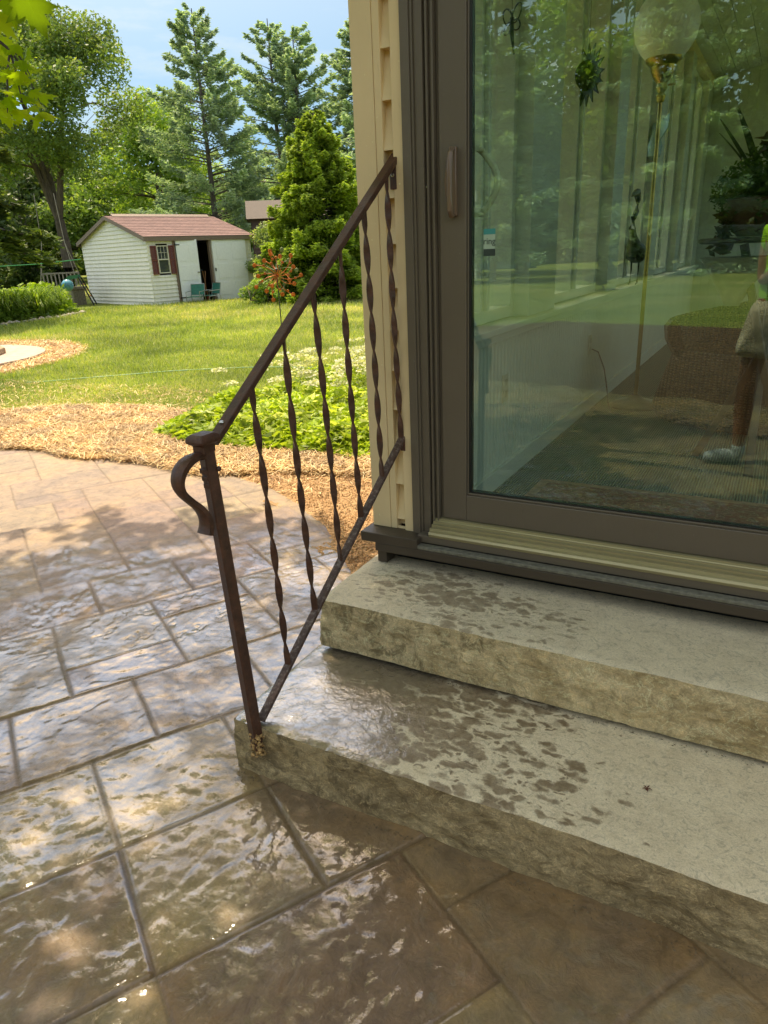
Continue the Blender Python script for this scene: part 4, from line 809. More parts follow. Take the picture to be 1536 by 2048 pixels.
    for q, (a, b) in enumerate(bs):
        a = np.array(a); b = np.array(b); a[2] = 1.028+(a[1]-1.262)*.797-.004; b[2] = .176+(b[1]-1.306)*.8104+.004; N = 84; ln = np.linalg.norm(a-b); P = []; tw = []
        for i in range(N+1):
            s_ = i/N; p = a*(1-s_)+b*s_; z = s_*ln
            bow = .004*sin(pi*s_)*(-1)**q; p = p+np.array([0, bow, 0])
            zz = min(max(z-.045, 0), ln-.085); tw.append(zz/.118*pi+(.35 if q % 2 else -.1)+.12*sin(s_*9+q)); P.append(L(p))
        m = MB(); m.sweep(P, RR(.0205, .0075, .0018), up=(1, 0, .001), twist=tw); m.build('baluster', M['iron'], t, smooth=True)
    # bolts and wall brackets
    m = MB(); c = A_*.955+B_*.045+np.array([0, -.002, .0105])-O; m.lathe([(0, .0052), (.0045, .0046), (.0068, .002), (.007, 0)], tuple(c), 12); m.build('bolt', M['screw'], t, smooth=True)
    m = MB(); m.box(-1.125-O[0], -1.103-O[0], 2.116-O[1], 2.137-O[1], 1.632-O[2], 1.722-O[2]); br = m.build('wall_bracket', M['iron'], t, bevel=.002)
    m = MB(); m.lathe([(0, -.004), (.005, -.0035), (.0065, 0)], (-1.114-O[0], 2.115-O[1], 1.672-O[2]), 10, 'y'); m.build('screw', M['screw'], br, smooth=True)
    m = MB(); m.box(-1.121-O[0], -1.101-O[0], 2.118-O[1], 2.138-O[1], .79-O[2], .84-O[2]); m.build('wall_bracket', M['iron'], t, bevel=.002)
    # crumbling rust and mortar where the post meets the stone
    m = MB(); rs = np.random.default_rng(5)
    for _ in range(150):
        c = pb+np.array([rs.uniform(-.010, .026), rs.uniform(-.021, .006), rs.uniform(-.020, .055)])-O; s_ = rs.uniform(.0025, .0075)
        V = oc*s_*rs.uniform(.6, 1.3, (6, 1))+c; m.add(V, [tuple(f) for f in of])
    m.build('rust_crust', M['rust'], t); return t
rail = railing('brown iron railing with twisted balusters left of the steps')

# ------------------------------------------------------------------ house: sunroom
H = empty('sunroom_house', (-1.25, 2.15, 0)); tag(H, 'tan-sided sunroom with a brown sliding door above the steps', 'house')
H.location = (0, 0, 0)
def hb(name, mat, boxes, bevel=0, parent=H):
    m = MB()
    for b in boxes: m.box(*b)
    return m.build(name, mat, parent, bevel=bevel)
XR, YB = 3.4, 9.6       # room extent
hb('foundation', M['black'], [(-1.195, XR, 2.158, 2.6, -.1, .45), (-1.19, XR, 2.6, YB+.2, -.1, .44)])
hb('sill_board', M['brown_dk'], [(-1.262, -1.03, 2.048, 2.20, .452, .489), (-1.205, 1.2, 2.052, 2.157, .418, .4515)], .003)
fl = hb('sill_post', M['brown_dk'], [(-1.2085, -1.170, 2.075, 2.157, .365, .417)], .002)
# corner board, in two steps with a groove
hb('corner_board', M['vinyl'], [(-1.248, -1.1735, 2.122, 2.30, .4895, 3.0), (-1.1715, -1.1475, 2.1225, 2.16, .4895, 3.0), (-1.174, -1.171, 2.126, 2.16, .4895, 3.0)], .0015)
# lap siding strip between corner board and door casing
m = MB(); z = .500; ce = .1352
m.add([(-1.147, 2.128, .4895), (-1.112, 2.128, .4895), (-1.112, 2.128, .500), (-1.147, 2.128, .500)], [(0, 1, 2, 3)])
zz = .392
while zz < 3.0:
    lo = max(zz, .5); hi = zz+ce; f_ = (lo-zz)/ce; y_lo = 2.126+.0305*f_; y_hi = 2.1565
    if hi > .5: m.add([(-1.1475, y_lo, lo), (-1.1115, y_lo, lo), (-1.1115, y_hi, hi), (-1.1475, y_hi, hi), (-1.1475, 2.158, lo), (-1.1115, 2.158, lo)], [(0, 1, 2, 3), (0, 4, 5, 1)])
    zz += ce
m.build('lap_siding', M['vinyl'], H)
hb('door_casing', M['vinyl'], [(-1.1125, -1.0765, 2.119, 2.16, .478, 2.66), (-1.1125, 1.10, 2.119, 2.16, 2.66, 2.70), (1.02, 1.10, 2.119, 2.16, .478, 2.66)], .002)
# stepped brown frame of the sliding door
fr = []
for (x0, x1, y) in [(-1.0765, -1.047, 2.112), (-1.047, -1.039, 2.118), (-1.039, -1.012, 2.126), (-1.012, -1.006, 2.142), (-1.006, -.999, 2.132), (-.999, -.991, 2.146), (-.991, -.983, 2.138), (-.983, -.973, 2.158)]:
    fr.append((x0+.0001, x1-.0001, y, 2.235, .470, 2.60))
fr.append((-1.0765, 1.02, 2.1125, 2.2345, 2.6002, 2.66)); fr.append((.94, 1.02, 2.112, 2.235, .47, 2.60)); hb('door_frame', M['brown_al'], fr, .0015)
# threshold: ridged sill track
prof = [(2.20, .548), (2.1850, .548)]
y = 2.178
for k in range(5): prof += [(y, .540), (y-.0015, .5455), (y-.004, .5455), (y-.0055, .5385)]; y -= .0085
prof += [(2.133, .532), (2.130, .5385), (2.123, .5385), (2.121, .5285), (2.114, .5265), (2.1125, .5325), (2.108, .5325), (2.1065, .5215), (2.098, .519), (2.0965, .5245), (2.0915, .5245), (2.089, .5155), (2.0825, .512), (2.078, .5045), (2.0805, .495), (2.20, .495)]
m = MB(); m.prism([(a, b) for a, b in prof], -.9995, .94, lambda a, b, c: (c, a, b)); m.build('threshold', M['track'], H)
hb('threshold_fascia', M['brown_al'], [(-1.0445, 1.0, 2.0835, 2.16, .468, .4948)], .0015)
hb('caulk_bead', M['caulk'], [(-1.06, 1.1, 2.0505, 2.0834, .4520, .4665)], .004)
# sliding panel: stiles, rails, gasket, glass
sd_p = empty('sliding_door_panel'); sd_p.parent = H
m = MB(); m.box(-.9725, -.884, 2.150, 2.19, .5485, 2.5995); m.box(.86, .94, 2.150, 2.19, .5485, 2.5995); m.box(-.884, .86, 2.1502, 2.19, .5485, .643); m.box(-.884, .86, 2.1502, 2.19, 2.52, 2.5995)
m.box(-.8838, .8598, 2.156, 2.186, .643, .6515); m.box(-.8838, -.8775, 2.1562, 2.186, .6515, 2.52)
m.build('panel_frame', M['brown_al'], sd_p, bevel=.0025)
m = MB(); m.box(-.8773, -.8705, 2.158, 2.184, .6517, 2.5195); m.box(-.8705, .8595, 2.158, 2.184, .6517, .6565); m.build('gasket', M['black'], sd_p)
m = MB(); m.box(-.8703, .8594, 2.1665, 2.1725, .6567, 2.5194); m.build('glass_pane', M['glass'], sd_p)
# outside grip: a slim D-shaped handle
m = MB(); P = []; 
for (x, y_, z) in [(-.925, 2.146, 1.725), (-.922, 2.128, 1.728), (-.919, 2.112, 1.715), (-.920, 2.108, 1.69), (-.921, 2.108, 1.64), (-.921, 2.108, 1.59), (-.920, 2.111, 1.560), (-.922, 2.126, 1.546), (-.925, 2.146, 1.549)]: P.append((x, y_, z))
m.sweep(P, RR(.017, .015, .005), up=(1, 0, .001), scale=[1, 1.05, 1.1, 1.05, 1.0, 1.0, 1.05, 1.05, 1], twist=[pi/2]*9)
pl = [(-.934, 1.735), (-.912, 1.735), (-.911, 1.545), (-.936, 1.545), (-.938, 1.575), (-.9475, 1.608), (-.9505, 1.64), (-.9475, 1.672), (-.938, 1.70)]
m.prism(pl, 2.1498, 2.136, lambda a, b, c: (a, c, b)); hd = m.build('door_handle', M['handle'], sd_p, bevel=.003, smooth=True)
m = MB(); P = [(-.868+.052*sin(pi*s_/14)*1.0, 2.235, 1.727-.178*s_/14-.0*s_) for s_ in range(15)]; P = [(-.868, 2.192, 1.730)]+P+[(-.868, 2.192, 1.546)]
m.sweep(P, RR(.020, .014, .005), up=(0, 1, 0)); m.build('inner_handle', M['handle_in'], sd_p, smooth=True)
m = MB(); m.lathe([(0, -.003), (.003, -.003), (.004, 0)], (-1.008, 2.138, 1.632), 8, 'y'); m.build('screw', M['screw'], H)
# sticker inside the glass with a teal band, the word and a dark band
st = empty('security_sticker'); st.parent = sd_p
tq = simple('sticker_teal', (.03, .28, .26), .5, var=.05); td = simple('sticker_dark', (.025, .05, .04), .5, var=.05); tl = simple('sticker_pale', (.36, .50, .38), .5, var=.04)
for nm, mt, a, b in (('sticker_band', tq, 1.488, 1.504), ('sticker_face', tl, 1.4465, 1.4878), ('sticker_base', td, 1.426, 1.4463)):
    m = MB(); m.box(-.8335, -.7955, 2.1655, 2.1663, a, b); m.build(nm, mt, st)
def text(s_, size, loc, mat, parent, rot=(pi/2, 0, 0), name='lettering', ext=.0004):
    cu = bpy.data.curves.new(name, 'FONT'); cu.body = s_; cu.size = size; cu.extrude = ext; cu.align_x = 'CENTER'; cu.align_y = 'CENTER'
    tmp = bpy.data.objects.new(name+'_tmp', cu); sc.collection.objects.link(tmp); bpy.context.view_layer.update(); me = bpy.data.meshes.new_from_object(tmp); bpy.data.objects.remove(tmp)
    me.materials.clear(); me.materials.append(mat); o = bpy.data.objects.new(name, me); sc.collection.objects.link(o); o.location = loc; o.rotation_euler = rot
    if parent is not None: o.parent = parent
    return o
text('ring', .026, (-.8145, 2.1650, 1.468), td, st)
# shell of the room
wall_m = M['vinyl_in']
hb('header_wall', M['vinyl'], [(-1.248, XR, 2.161, 2.30, 2.705, 3.05), (1.1, XR, 2.15, 2.30, .46, 2.705)])
hb('interior_trim', wall_m, [(-1.12, -.975, 2.2352, 2.302, .47, 2.70)], .002)
# beadboard wainscot on the left wall: real V-grooved boards
def beadboard(name, pts0, pts1, z0, z1, nrm, pitch=.041, mat=wall_m):
    a = np.array(pts0); b = np.array(pts1); L_ = np.linalg.norm(b-a); t_ = (b-a)/L_; n = int(L_/pitch); m = MB(); nr = np.array(nrm)
    for k in range(n):
        s0, s1 = k*pitch, (k+1)*pitch; prof_ = [(s0, -.004), (s0+.004, 0), (s1-.012, 0), (s1-.009, -.004), (s1-.006, 0), (s1-.003, 0), (s1, -.004)]
        for (p, dp), (q, dq) in zip(prof_[:-1], prof_[1:]):
            A_ = a+t_*p+nr*dp; B_ = a+t_*q+nr*dq
            m.add([(A_[0], A_[1], z0), (B_[0], B_[1], z0), (B_[0], B_[1], z1), (A_[0], A_[1], z1)], [(0, 1, 2, 3)])
    return m.build(name, mat, H)
XL = -1.0
beadboard('wainscot', (XL, 2.304), (XL, YB), .47, 1.12, (1, 0))
hb('baseboard', wall_m, [(XL-.02, XL+.016, 2.303, YB, .4705, .555)], .003)
hb('left_wall', M['vinyl'], [(-1.246, XL-.006, 2.304, YB+.1, .4505, 1.13), (-1.246, XL-.002, 2.304, YB+.1, 3.02, 3.4)])
hb('window_ledge', wall_m, [(-1.25, XL+.045, 2.3045, YB, 1.1302, 1.155), (XL-.0015, XL+.022, 2.3045, YB, 1.095, 1.13)], .003)
wins = [(2.42, 3.16), (3.58, 4.76), (5.05, 6.25), (6.55, 7.75), (8.0, 9.2)]
edges = [2.3046]+[v for w in wins for v in w]+[YB]
for k in range(6): hb('window_pier', wall_m, [(-1.246, XL-.001, edges[2*k], edges[2*k+1], 1.1552, 3.0195)], .002)
for k, (a, b) in enumerate(wins):
    w = empty('side_window', (0, 0, 0)); w.parent = H
    m = MB(); x0, x1 = -1.19, -1.10
    mid = [(a+b)/2] if b-a > .5 else []
    for (p, q) in [(a+.0005, a+.045), (b-.045, b-.0005)]+[(c-.035, c+.035) for c in mid]: m.box(x0, x1+.03, p, q, 1.156, 3.019)
    m.box(x0+.001, x1+.029, a+.001, b-.001, 1.157, 1.205); m.box(x0+.001, x1+.029, a+.001, b-.001, 2.965, 3.018)
    for c in mid: m.box(x1+.0301, x1+.05, c-.012, c+.012, 1.21, 2.96)
    m.build('window_frame', M['brown_al'] if False else wall_m, w, bevel=.003)
    m = MB(); m.box(-1.152, -1.148, a+.02, b-.02, 1.18, 2.99); m.build('window_glass', M['win_glass'], w)
t = NT('carpet_green'); g = t.geo(); wv = t.n('TexWave'); wv.bands_direction = 'X'; t.set(wv.inputs[0], g); wv.inputs['Scale'].default_value = 28; wv.inputs['Distortion'].default_value = 1.2; wv.inputs['Detail'].default_value = 3
n3 = t.noise(g, 200, 3); t.P(Base_Color=t.mix(t.ramp(wv.outputs[0], [(.2, 0.0), (.8, 1)]), (.05, .085, .065), (.19, .25, .19)), Roughness=.95, Normal=t.bump(t.math('ADD', wv.outputs[0], n3), .006)); M['carpet'] = t.m
fo = hb('room_floor', M['carpet'], [(XL-.005, XR, 2.24, YB, .4503, .4703)])
beadboard('far_wall_boards', (XL, YB-.01), (.05, YB-.01), .47, 4.0, (0, -1), .09)
hb('far_wall', wall_m, [(-1.25, .05, YB, YB+.15, .45, 4.0), (1.0, XR, YB, YB+.15, .45, 4.0), (.05, 1.0, YB, YB+.15, 3.3, 4.0)])
hb('far_doorway', wall_m, [(.02, .10, YB-.03, YB-.001, .47, 3.3), (.98, 1.08, YB-.03, YB-.001, .47, 3.3), (.1, .98, YB-.03, YB-.001, 3.22, 3.3)], .003)
hb('far_glass', M['win_glass'], [(.1, .98, YB+.05, YB+.055, .47, 3.22)])
hb('right_wall', wall_m, [(XR, XR+.12, 2.3, YB, .45, 1.1), (XR, XR+.12, 2.3, YB, 3.0, 3.6)]+[(XR, XR+.12, y_, y_+.12, 1.1, 3.0) for y_ in (2.3, 4.1, 5.9, 7.7, 9.48)])  # unseen wall; its tall glazed openings are added to brighten the room
hb('right_added_glass', M['win_glass'], [(XR+.05, XR+.055, 2.42, 9.48, 1.1, 3.0)])
# ceiling boards, pitched up to the right; roof above
m = MB(); sl = .22; n = 40
for k in range(n):
    x0 = XL-.26+k*.12; x1 = x0+.116; f0 = 3.1+sl*(x0-XL)*0.55; f1 = 3.1+sl*(x1-XL)*.55
    m.add([(x0, 2.2, f0), (x1, 2.2, f1), (x1, YB+.1, f1), (x0, YB+.1, f0), (x0, 2.2, f0+.02), (x1, 2.2, f1+.02), (x1, YB+.1, f1+.02), (x0, YB+.1, f0+.02)], [(0, 3, 2, 1), (4, 5, 6, 7), (0, 1, 5, 4), (1, 2, 6, 5), (2, 3, 7, 6), (3, 0, 4, 7)])
m.build('ceiling', wall_m, H)
m = MB(); f = lambda x: 3.16+.121*(x-XL)
m.add([(-2.15, 1.75, f(-1.6)), (XR+.4, 1.75, f(XR+.4)), (XR+.4, YB+.5, f(XR+.4)), (-2.15, YB+.5, f(-1.6)), (-2.15, 1.75, f(-1.6)+.16), (XR+.4, 1.75, f(XR+.4)+.16), (XR+.4, YB+.5, f(XR+.4)+.16), (-2.15, YB+.5, f(-1.6)+.16)], [(0, 3, 2, 1), (4, 5, 6, 7), (0, 1, 5, 4), (1, 2, 6, 5), (2, 3, 7, 6), (3, 0, 4, 7)])  # left eave, out of view, widened to keep sun off the room floor
m.build('roof', simple('roof_shingle', (.12, .09, .08), .9, 0, 14), H)

# ------------------------------------------------------------------ things inside the room
FZ = .4705
def outlet(loc, nm, lab):
    t = empty('wall_outlet', loc); tag(t, lab, 'outlet', 'outlets on the wainscot'); m = MB(); m.box(0, .005, -.035, .035, -.058, .058); m.build('cover_plate', M['handle_in'], t, bevel=.002)
    for dz in (-.025, .025): m = MB(); m.box(.005, .007, -.016, .016, dz-.014, dz+.014); m.build('socket', simple('socket_beige', (.42, .40, .30), .4), t, bevel=.001)
    return t
outlet((XL+.0005, 2.86, .885), 0, 'beige outlet on the wainscot nearest the door')
outlet((XL+.0005, 4.38, .875), 1, 'farther outlet with the lamp cord plugged in')
m = MB(); m.tube([(-.985, 4.38, .85), (-.95, 4.40, .83), (-.93, 4.5, .72), (-.92, 4.58, .58), (-.90, 4.55, .49), (-.84, 4.35, .478), (-.78, 4.3, .478), (-.72, 4.42, .478), (-.73, 4.5, .485)], .004, 6); o = m.build('lamp_cord', M['black'], smooth=True); tag(o, 'thin dark cord from outlet to floor lamp', 'cord')
brass = simple('brass', (.42, .30, .10), .28, .85, 12, var=.25)
lamp = empty('floor_lamp', (-.745, 4.6, FZ)); lamp.scale = (1.08, 1.08, 1.085); tag(lamp, 'brass floor lamp with a ribbed cream glass shade', 'lamp')
m = MB(); m.lathe([(0, .0), (.14, .0), (.145, .012), (.12, .03), (.05, .045), (.02, .07), (0, .07)], seg=32); m.build('base', simple('base_dark', (.05, .045, .03), .4, .3), lamp, smooth=True)
m = MB(); m.tube([(0, 0, .05), (0, 0, 1.62)], .0115, 12); m.build('pole', brass, lamp, smooth=True)
m = MB(); m.lathe([(0, 1.55), (.018, 1.56), (.024, 1.585), (.016, 1.60), (.03, 1.62), (.026, 1.64), (.045, 1.665), (.06, 1.70), (.062, 1.715), (.085, 1.735), (.088, 1.75), (0, 1.75)], seg=28); m.tube([(.03, 0, 1.63), (.07, 0, 1.632)], [.004, .007], 8); m.build('socket', brass, lamp, smooth=True)
t = NT('shade_cream'); t.P(Base_Color=(.97, .92, .74), Roughness=.3, Subsurface_Weight=.15, Subsurface_Radius=(.02, .02, .01)); M['shade'] = t.m
m = MB(); V = []; F = []; sg = 72; pr = [(.083, 1.745), (.115, 1.78), (.142, 1.83), (.152, 1.88), (.147, 1.93), (.125, 1.98), (.092, 2.02), (.062, 2.045), (.05, 2.06)]
for j in range(sg):
    for i, (r, z) in enumerate(pr):
        a = 2*pi*(j/sg)+i*.10; rr2 = r*(1+.014*(1 if j % 2 else -1)); V.append((rr2*cos(a), rr2*sin(a), z))
for j in range(sg):
    for i in range(len(pr)-1): a, b = j*len(pr)+i, ((j+1) % sg)*len(pr)+i; F.append((a, b, b+1, a+1))
m.add(V, F); m.build('lamp_shade', M['shade'], lamp, smooth=True)
# rug
t = NT('rug_red'); g = t.geo(); v = t.vor(t.geo((1, 1.3, 1)), 30); n1 = t.noise(g, 30, 4, .7); c = t.ramp(v, [(.05, (.30, .10, .06)), (.3, (.12, .04, .03)), (.42, (.30, .19, .12)), (.55, (.22, .07, .045))]); c = t.mix(.5, c, t.ramp(n1, [(.3, (.5, .5, .5)), (.7, (1.4, 1.3, 1.2))]), 'MULTIPLY'); t.P(Base_Color=c, Roughness=.95, Normal=t.bump(n1, .005)); M['rug'] = t.m
rug = empty('door_rug', (-.2, 2.62, FZ)); tag(rug, 'dark red patterned rug just inside the glass door', 'rug')
m = MB(); m.box(-.6, .9, -.26, .26, .001, .011); m.build('pile', M['rug'], rug, bevel=.003)
m = MB(); 
for b in [(-.64, .94, -.30, -.2602, .001, .009), (-.64, .94, .2602, .30, .001, .009), (-.64, -.6002, -.26, .26, .001, .009), (.9002, .94, -.26, .26, .001, .009)]: m.box(*b)
m.build('border', simple('rug_border', (.34, .19, .12), .95, 0, 40, var=.4), rug)
# wicker tub chair
wk = NT('wicker'); g = wk.co('Object'); w1 = wk.n('TexWave'); w1.bands_direction = 'Z'; wk.set(w1.inputs[0], g); w1.inputs['Scale'].default_value = 24; w2 = wk.n('TexWave'); w2.bands_direction = 'X'; wk.set(w2.inputs[0], g); w2.inputs['Scale'].default_value = 14
hh = wk.math('MULTIPLY', w1.outputs[0], w2.outputs[0]); wk.P(Base_Color=wk.ramp(hh, [(.1, (.03, .022, .014)), (.6, (.12, .09, .055))]), Roughness=.6, Normal=wk.bump(hh, .01)); M['wicker'] = wk.m
wc = empty('wicker_chair', (.06, 4.42, FZ)); tag(wc, 'dark wicker tub chair on the green carpet', 'chair')
m = MB(); V = []; F = []; sg = 40
prf = [(.50, .0), (.58, .01), (.61, .06), (.56, .25), (.52, .40), (.47, .40), (.40, .34), (0, .34)]
for j in range(sg):
    a = 2*pi*j/sg
    for (r, z) in prf: V.append((r*1.12*cos(a), r*.72*sin(a), z))
for j in range(sg):
    for i in range(len(prf)-1): a, b = j*len(prf)+i, ((j+1) % sg)*len(prf)+i; F.append((a, b, b+1, a+1))
m.add(V, F); m.build('seat', M['wicker'], wc, smooth=True)
m = MB(); V = []; F = []; prf = [(.60, .38), (.64, .55), (.65, .62), (.62, .66), (.58, .62), (.54, .38)]; n = 25
for j in range(n):
    a = radians(-20+220*j/(n-1))
    for (r, z) in prf: V.append((r*cos(a), r*.72*sin(a), z-.10*abs(cos(a))*(z > .5)))
for j in range(n-1):
    for i in range(len(prf)-1): a, b = j*len(prf)+i, (j+1)*len(prf)+i; F.append((a, b, b+1, a+1))
m.add(V, F); m.build('backrest', M['wicker'], wc, smooth=True)
# round plant table with crossed legs
dkw = simple('dark_wood', (.035, .022, .014), .4, 0, 10, var=.3)
tb = empty('plant_table', (-.06, 3.50, FZ)); tag(tb, 'round dark table on crossed legs holding the plant', 'table')
m = MB(); m.lathe([(0, .955), (.29, .955), (.30, .962), (.30, .972), (.29, .978), (0, .978)], seg=40); m.build('table_top', dkw, tb, smooth=True)
m = MB(); m.lathe([(.03, .70), (.05, .74), (.12, .86), (.15, .90), (.0, .90)], (-.14, 0, 0), seg=24); m.build('bowl', simple('stoneware_grey', (.42, .38, .30), .6), tb, smooth=True)
for (a, b) in [((-.12, -.02, .95), (.14, -.06, .0)), ((.20, .02, .95), (-.22, .06, .0)), ((.0, .2, .95), (.02, -.2, .0))]:
    m = MB(); m.sweep([a, tuple((np.array(a)+np.array(b))/2), b], RR(.034, .024, .005), up=(0, 1, .01)); m.build('leg', dkw, tb)
# pot with trailing plant
pp = empty('potted_plant', (-.11, 3.46, FZ+.979)); tag(pp, 'bushy houseplant with red and strappy green leaves in pot', 'plant')
m = MB(); m.lathe([(0, 0), (.10, 0), (.12, .02), (.165, .12), (.175, .14), (.165, .145), (.15, .13), (0, .12)], seg=28); m.build('pot', simple('pot_redbrown', (.10, .04, .025), .35), pp, smooth=True)
rng = np.random.default_rng(90)
C, A, B, R_ = leaf_cloud([(.0, 0, .20), (-.10, -.03, .17), (.1, .03, .2), (.02, -.08, .14), (.18, 0, .18)], [.15, .12, .13, .12, .12], [1400, 900, 1000, 900, 700], .014); quads(C, A, B, R_, 'foliage', M['leaf_house'], pp)
def strap(m, base, az, ln, w, rise, curl):
    P = []; 
    for i in range(9): s_ = i/8; P.append((base[0]+cos(az)*ln*s_*.75, base[1]+sin(az)*ln*s_*.75, base[2]+rise*s_*ln-curl*s_*s_*ln))
    m.sweep(P, [(-w/2, 0.0), (0, -.003), (w/2, 0.0), (0, .001)], scale=[.5+.9*sin(pi*min(1, i/8*.9+.1)) for i in range(9)])
m = MB()
for k, (az, ln, r, c) in enumerate([(2.7, .30, 1.1, .1), (2.9, .27, 1.1, .2), (2.4, .26, 1.5, .2), (3.3, .22, .5, .7), (.6, .25, 1.4, .3), (1.2, .22, 1.5, .3)]): strap(m, (-.02, 0, .16), az, ln, .03, r, c)
m.build('strap_leaves', M['leaf_house'], pp, smooth=True)
C, A, B, R_ = leaf_cloud([(.02, 0, .34), (.13, .02, .36), (.2, -.02, .30), (-.14, -.04, .06), (-.16, -.02, -.02), (.08, -.03, .28), (.24, .02, .36)], [.07, .07, .07, .05, .05, .06, .06], [70, 70, 60, 46, 40, 50, 50], .034); quads(C, A, B, R_, 'red_leaves', M['leaf_red'], pp)
m = MB()
for (x, y, z) in [(.02, 0, .38), (.13, .02, .4), (.2, -.02, .34), (-.14, -.04, .1), (-.16, -.02, -.06), (.24, .02, .4)]: m.tube([(0, 0, .12), (x*.6, y*.6, max(.2, z*.8)), (x, y, z)], [.005, .004, .002], 5)
m.build('stems', dkw, pp)
m = MB(); m.lathe([(.0, -.01), (.03, .02), (.055, .09), (.05, .15), (.02, .18), (0, .18)], seg=12)
# broad light green leaf at the right
bl = MB(); P = [(.16, -.05, .10), (.20, -.06, .17), (.25, -.07, .20), (.31, -.07, .17), (.35, -.07, .10)]; bl.sweep(P, [(-.06, 0), (0, -.006), (.06, 0), (0, .002)], scale=[.3, .9, 1.1, .8, .1]); bl.build('broad_leaf', M['leaf_bed'], pp, smooth=True)
# heron figurine on the ledge
bf = empty('bird_figurine', (-.99, 5.6, 1.1555)); tag(bf, 'dark metal wading bird figurine with curled neck', 'figurine')
mt_d = simple('dark_bronze', (.03, .026, .02), .35, .6)
m = MB(); m.tube([(.03, .26, .20), (.0, .12, .19), (-.0, 0, .22), (.0, -.10, .27), (0, -.15, .34)], [.01, .05, .075, .05, .02], 10); m.build('body', mt_d, bf, smooth=True)
m = MB(); m.tube([(0, -.13, .31), (0, -.20, .38), (0, -.17, .45), (0, -.08, .49), (0, -.06, .56), (0, -.12, .61), (0, -.19, .60), (0, -.30, .575)], [.028, .024, .02, .018, .018, .026, .018, .002], 8); m.build('neck', mt_d, bf, smooth=True)
for dx in (-.025, .025): m = MB(); m.tube([(dx, .0, .2), (dx, .02, .1), (dx, 0, .01), (dx, -.05, .004)], [.008, .006, .006, .004], 6); m.build('leg', mt_d, bf, smooth=True)
# hanging window ornaments
SG = 'ornaments hung in the side windows'
def hang(o, x, y, z, top=3.015):
    m = MB(); m.tube([(0, 0, 0), (0, 0, top-z)], .0012, 4); m.build('thread', M['black'], o)
so = empty('sun_ornament', (-1.03, 4.12, 2.25)); tag(so, 'round sunburst ornament hanging in second window', 'ornament', SG); hang(so, 0, 0, 2.25)
m = MB(); pts = []
for k in range(32): r = .14 if k % 2 == 0 else .085; pts.append((r*cos(2*pi*k/32), r*sin(2*pi*k/32)))
m.prism(pts, -.004, .004, lambda a, b, c: (a*.75+c*.6, -a*.66+c*.75, b)); m.build('rays', mt_d, so)
m = MB(); m.lathe([(0, -.014), (.045, -.011), (.07, -.003), (.07, .003), (0, .004)], seg=24, axis='y'); f_ = m.build('face', mt_d, so, smooth=True); f_.rotation_euler = (0, 0, .7)
df = empty('dragonfly_ornament', (-1.03, 2.95, 2.20)); tag(df, 'wire and glass dragonfly hanging in nearest side window', 'ornament', SG); hang(df, 0, 0, 2.2)
m = MB(); m.tube([(0, 0, .05), (0, 0, 0), (.01, .0, -.07)], [.007, .008, .003], 8); m.build('body', mt_d, df, smooth=True)
for (a, l) in ((.7, .10), (2.4, .10), (-.35, .075), (3.5, .075)):
    w = [(.3*l+l*.7*cos(q)*.5+.1*l, l*.22*sin(q)) for q in np.linspace(0, 2*pi, 17)[:-1]]; P = [((x*cos(a)-y*sin(a))*.8, (x*cos(a)-y*sin(a))*-.6, .03+x*sin(a)+y*cos(a)) for x, y in w]; P.append(P[0]); m = MB(); m.tube(P, .0028, 5); m.build('wing', mt_d, df, smooth=True)
ag = empty('angel_ornament', (-1.03, 6.25, 2.20)); tag(ag, 'pale blue glass angel hanging in far side window', 'ornament', SG); hang(ag, 0, 0, 2.2)
gb = simple('glass_blue', (.34, .48, .52), .12); m = MB(); m.lathe([(0, -.18), (.05, -.15), (.06, -.08), (.03, .02), (.035, .05), (.02, .08), (0, .085)], seg=14); m.build('body', gb, ag, smooth=True)
for s_ in (-1, 1): m = MB(); m.prism([(0, 0), (.10, .10), (.16, .12), (.15, .03), (.06, -.05)], -.003, .003, lambda a, b, c, s_=s_: (s_*a*.7+c, -s_*a*.7+c, b)); m.build('wing', gb, ag)

# ------------------------------------------------------------------ shed
SH = empty('garden_shed', (-16.95, 16.28, .14), radians(75)); tag(SH, 'cream vinyl shed with red roof and open white doors', 'shed')
# local frame: +x along the front (door side) away from camera, +y along the gable towards the left, front faces -y
FL, GL, WH, PK = 3.75, 4.35, 2.03, 2.70
t = NT('shed_siding'); g = t.co('Object'); n1 = t.noise(g, 2.2, 4); n2 = t.noise(t.co('Object', (2, 2, .3)), 6, 4)
t.P(Base_Color=t.mix(.6, (.84, .83, .74), t.ramp(n2, [(.3, (.86, .86, .84)), (.7, (1.05, 1.05, 1.05))]), 'MULTIPLY'), Roughness=.55); M['siding'] = t.m
def lap(m, p0, p1, z0, z1, nrm, ce=.118, clip=None, ins=.032):
    """lapped courses from p0 to p1; clip(z) -> (s0,s1) fraction of the run at height z"""
    a = np.array(p0, float); b = np.array(p1, float); n = np.array(nrm, float); z = z0
    while z < z1-1e-6:
        zt = min(z+ce, z1)
        s = clip(z) if clip else (0, 1); s2 = clip(zt) if clip else (0, 1)
        q = lambda f, dz, o: (*(a+(b-a)*f+n*o), dz)
        V = [q(s[0], z, ins), q(s[1], z, ins), q(s2[1], zt, .001), q(s2[0], zt, .001), q(s[0], z, .0), q(s[1], z, .0)]; m.add(V, [(0, 1, 2, 3), (4, 5, 1, 0)]); z = zt
m = MB(); m.cur = 0
gclip = lambda z: (0, 1) if z <= WH else ((z-WH)/(PK-WH)*.5, 1-(z-WH)/(PK-WH)*.5)
lap(m, (0, 0), (0, GL), .05, PK-.02, (-1, 0), clip=gclip); lap(m, (FL, 0), (FL, GL), .05, PK-.02, (1, 0), clip=gclip); lap(m, (0, GL), (FL, GL), .05, WH, (0, 1))
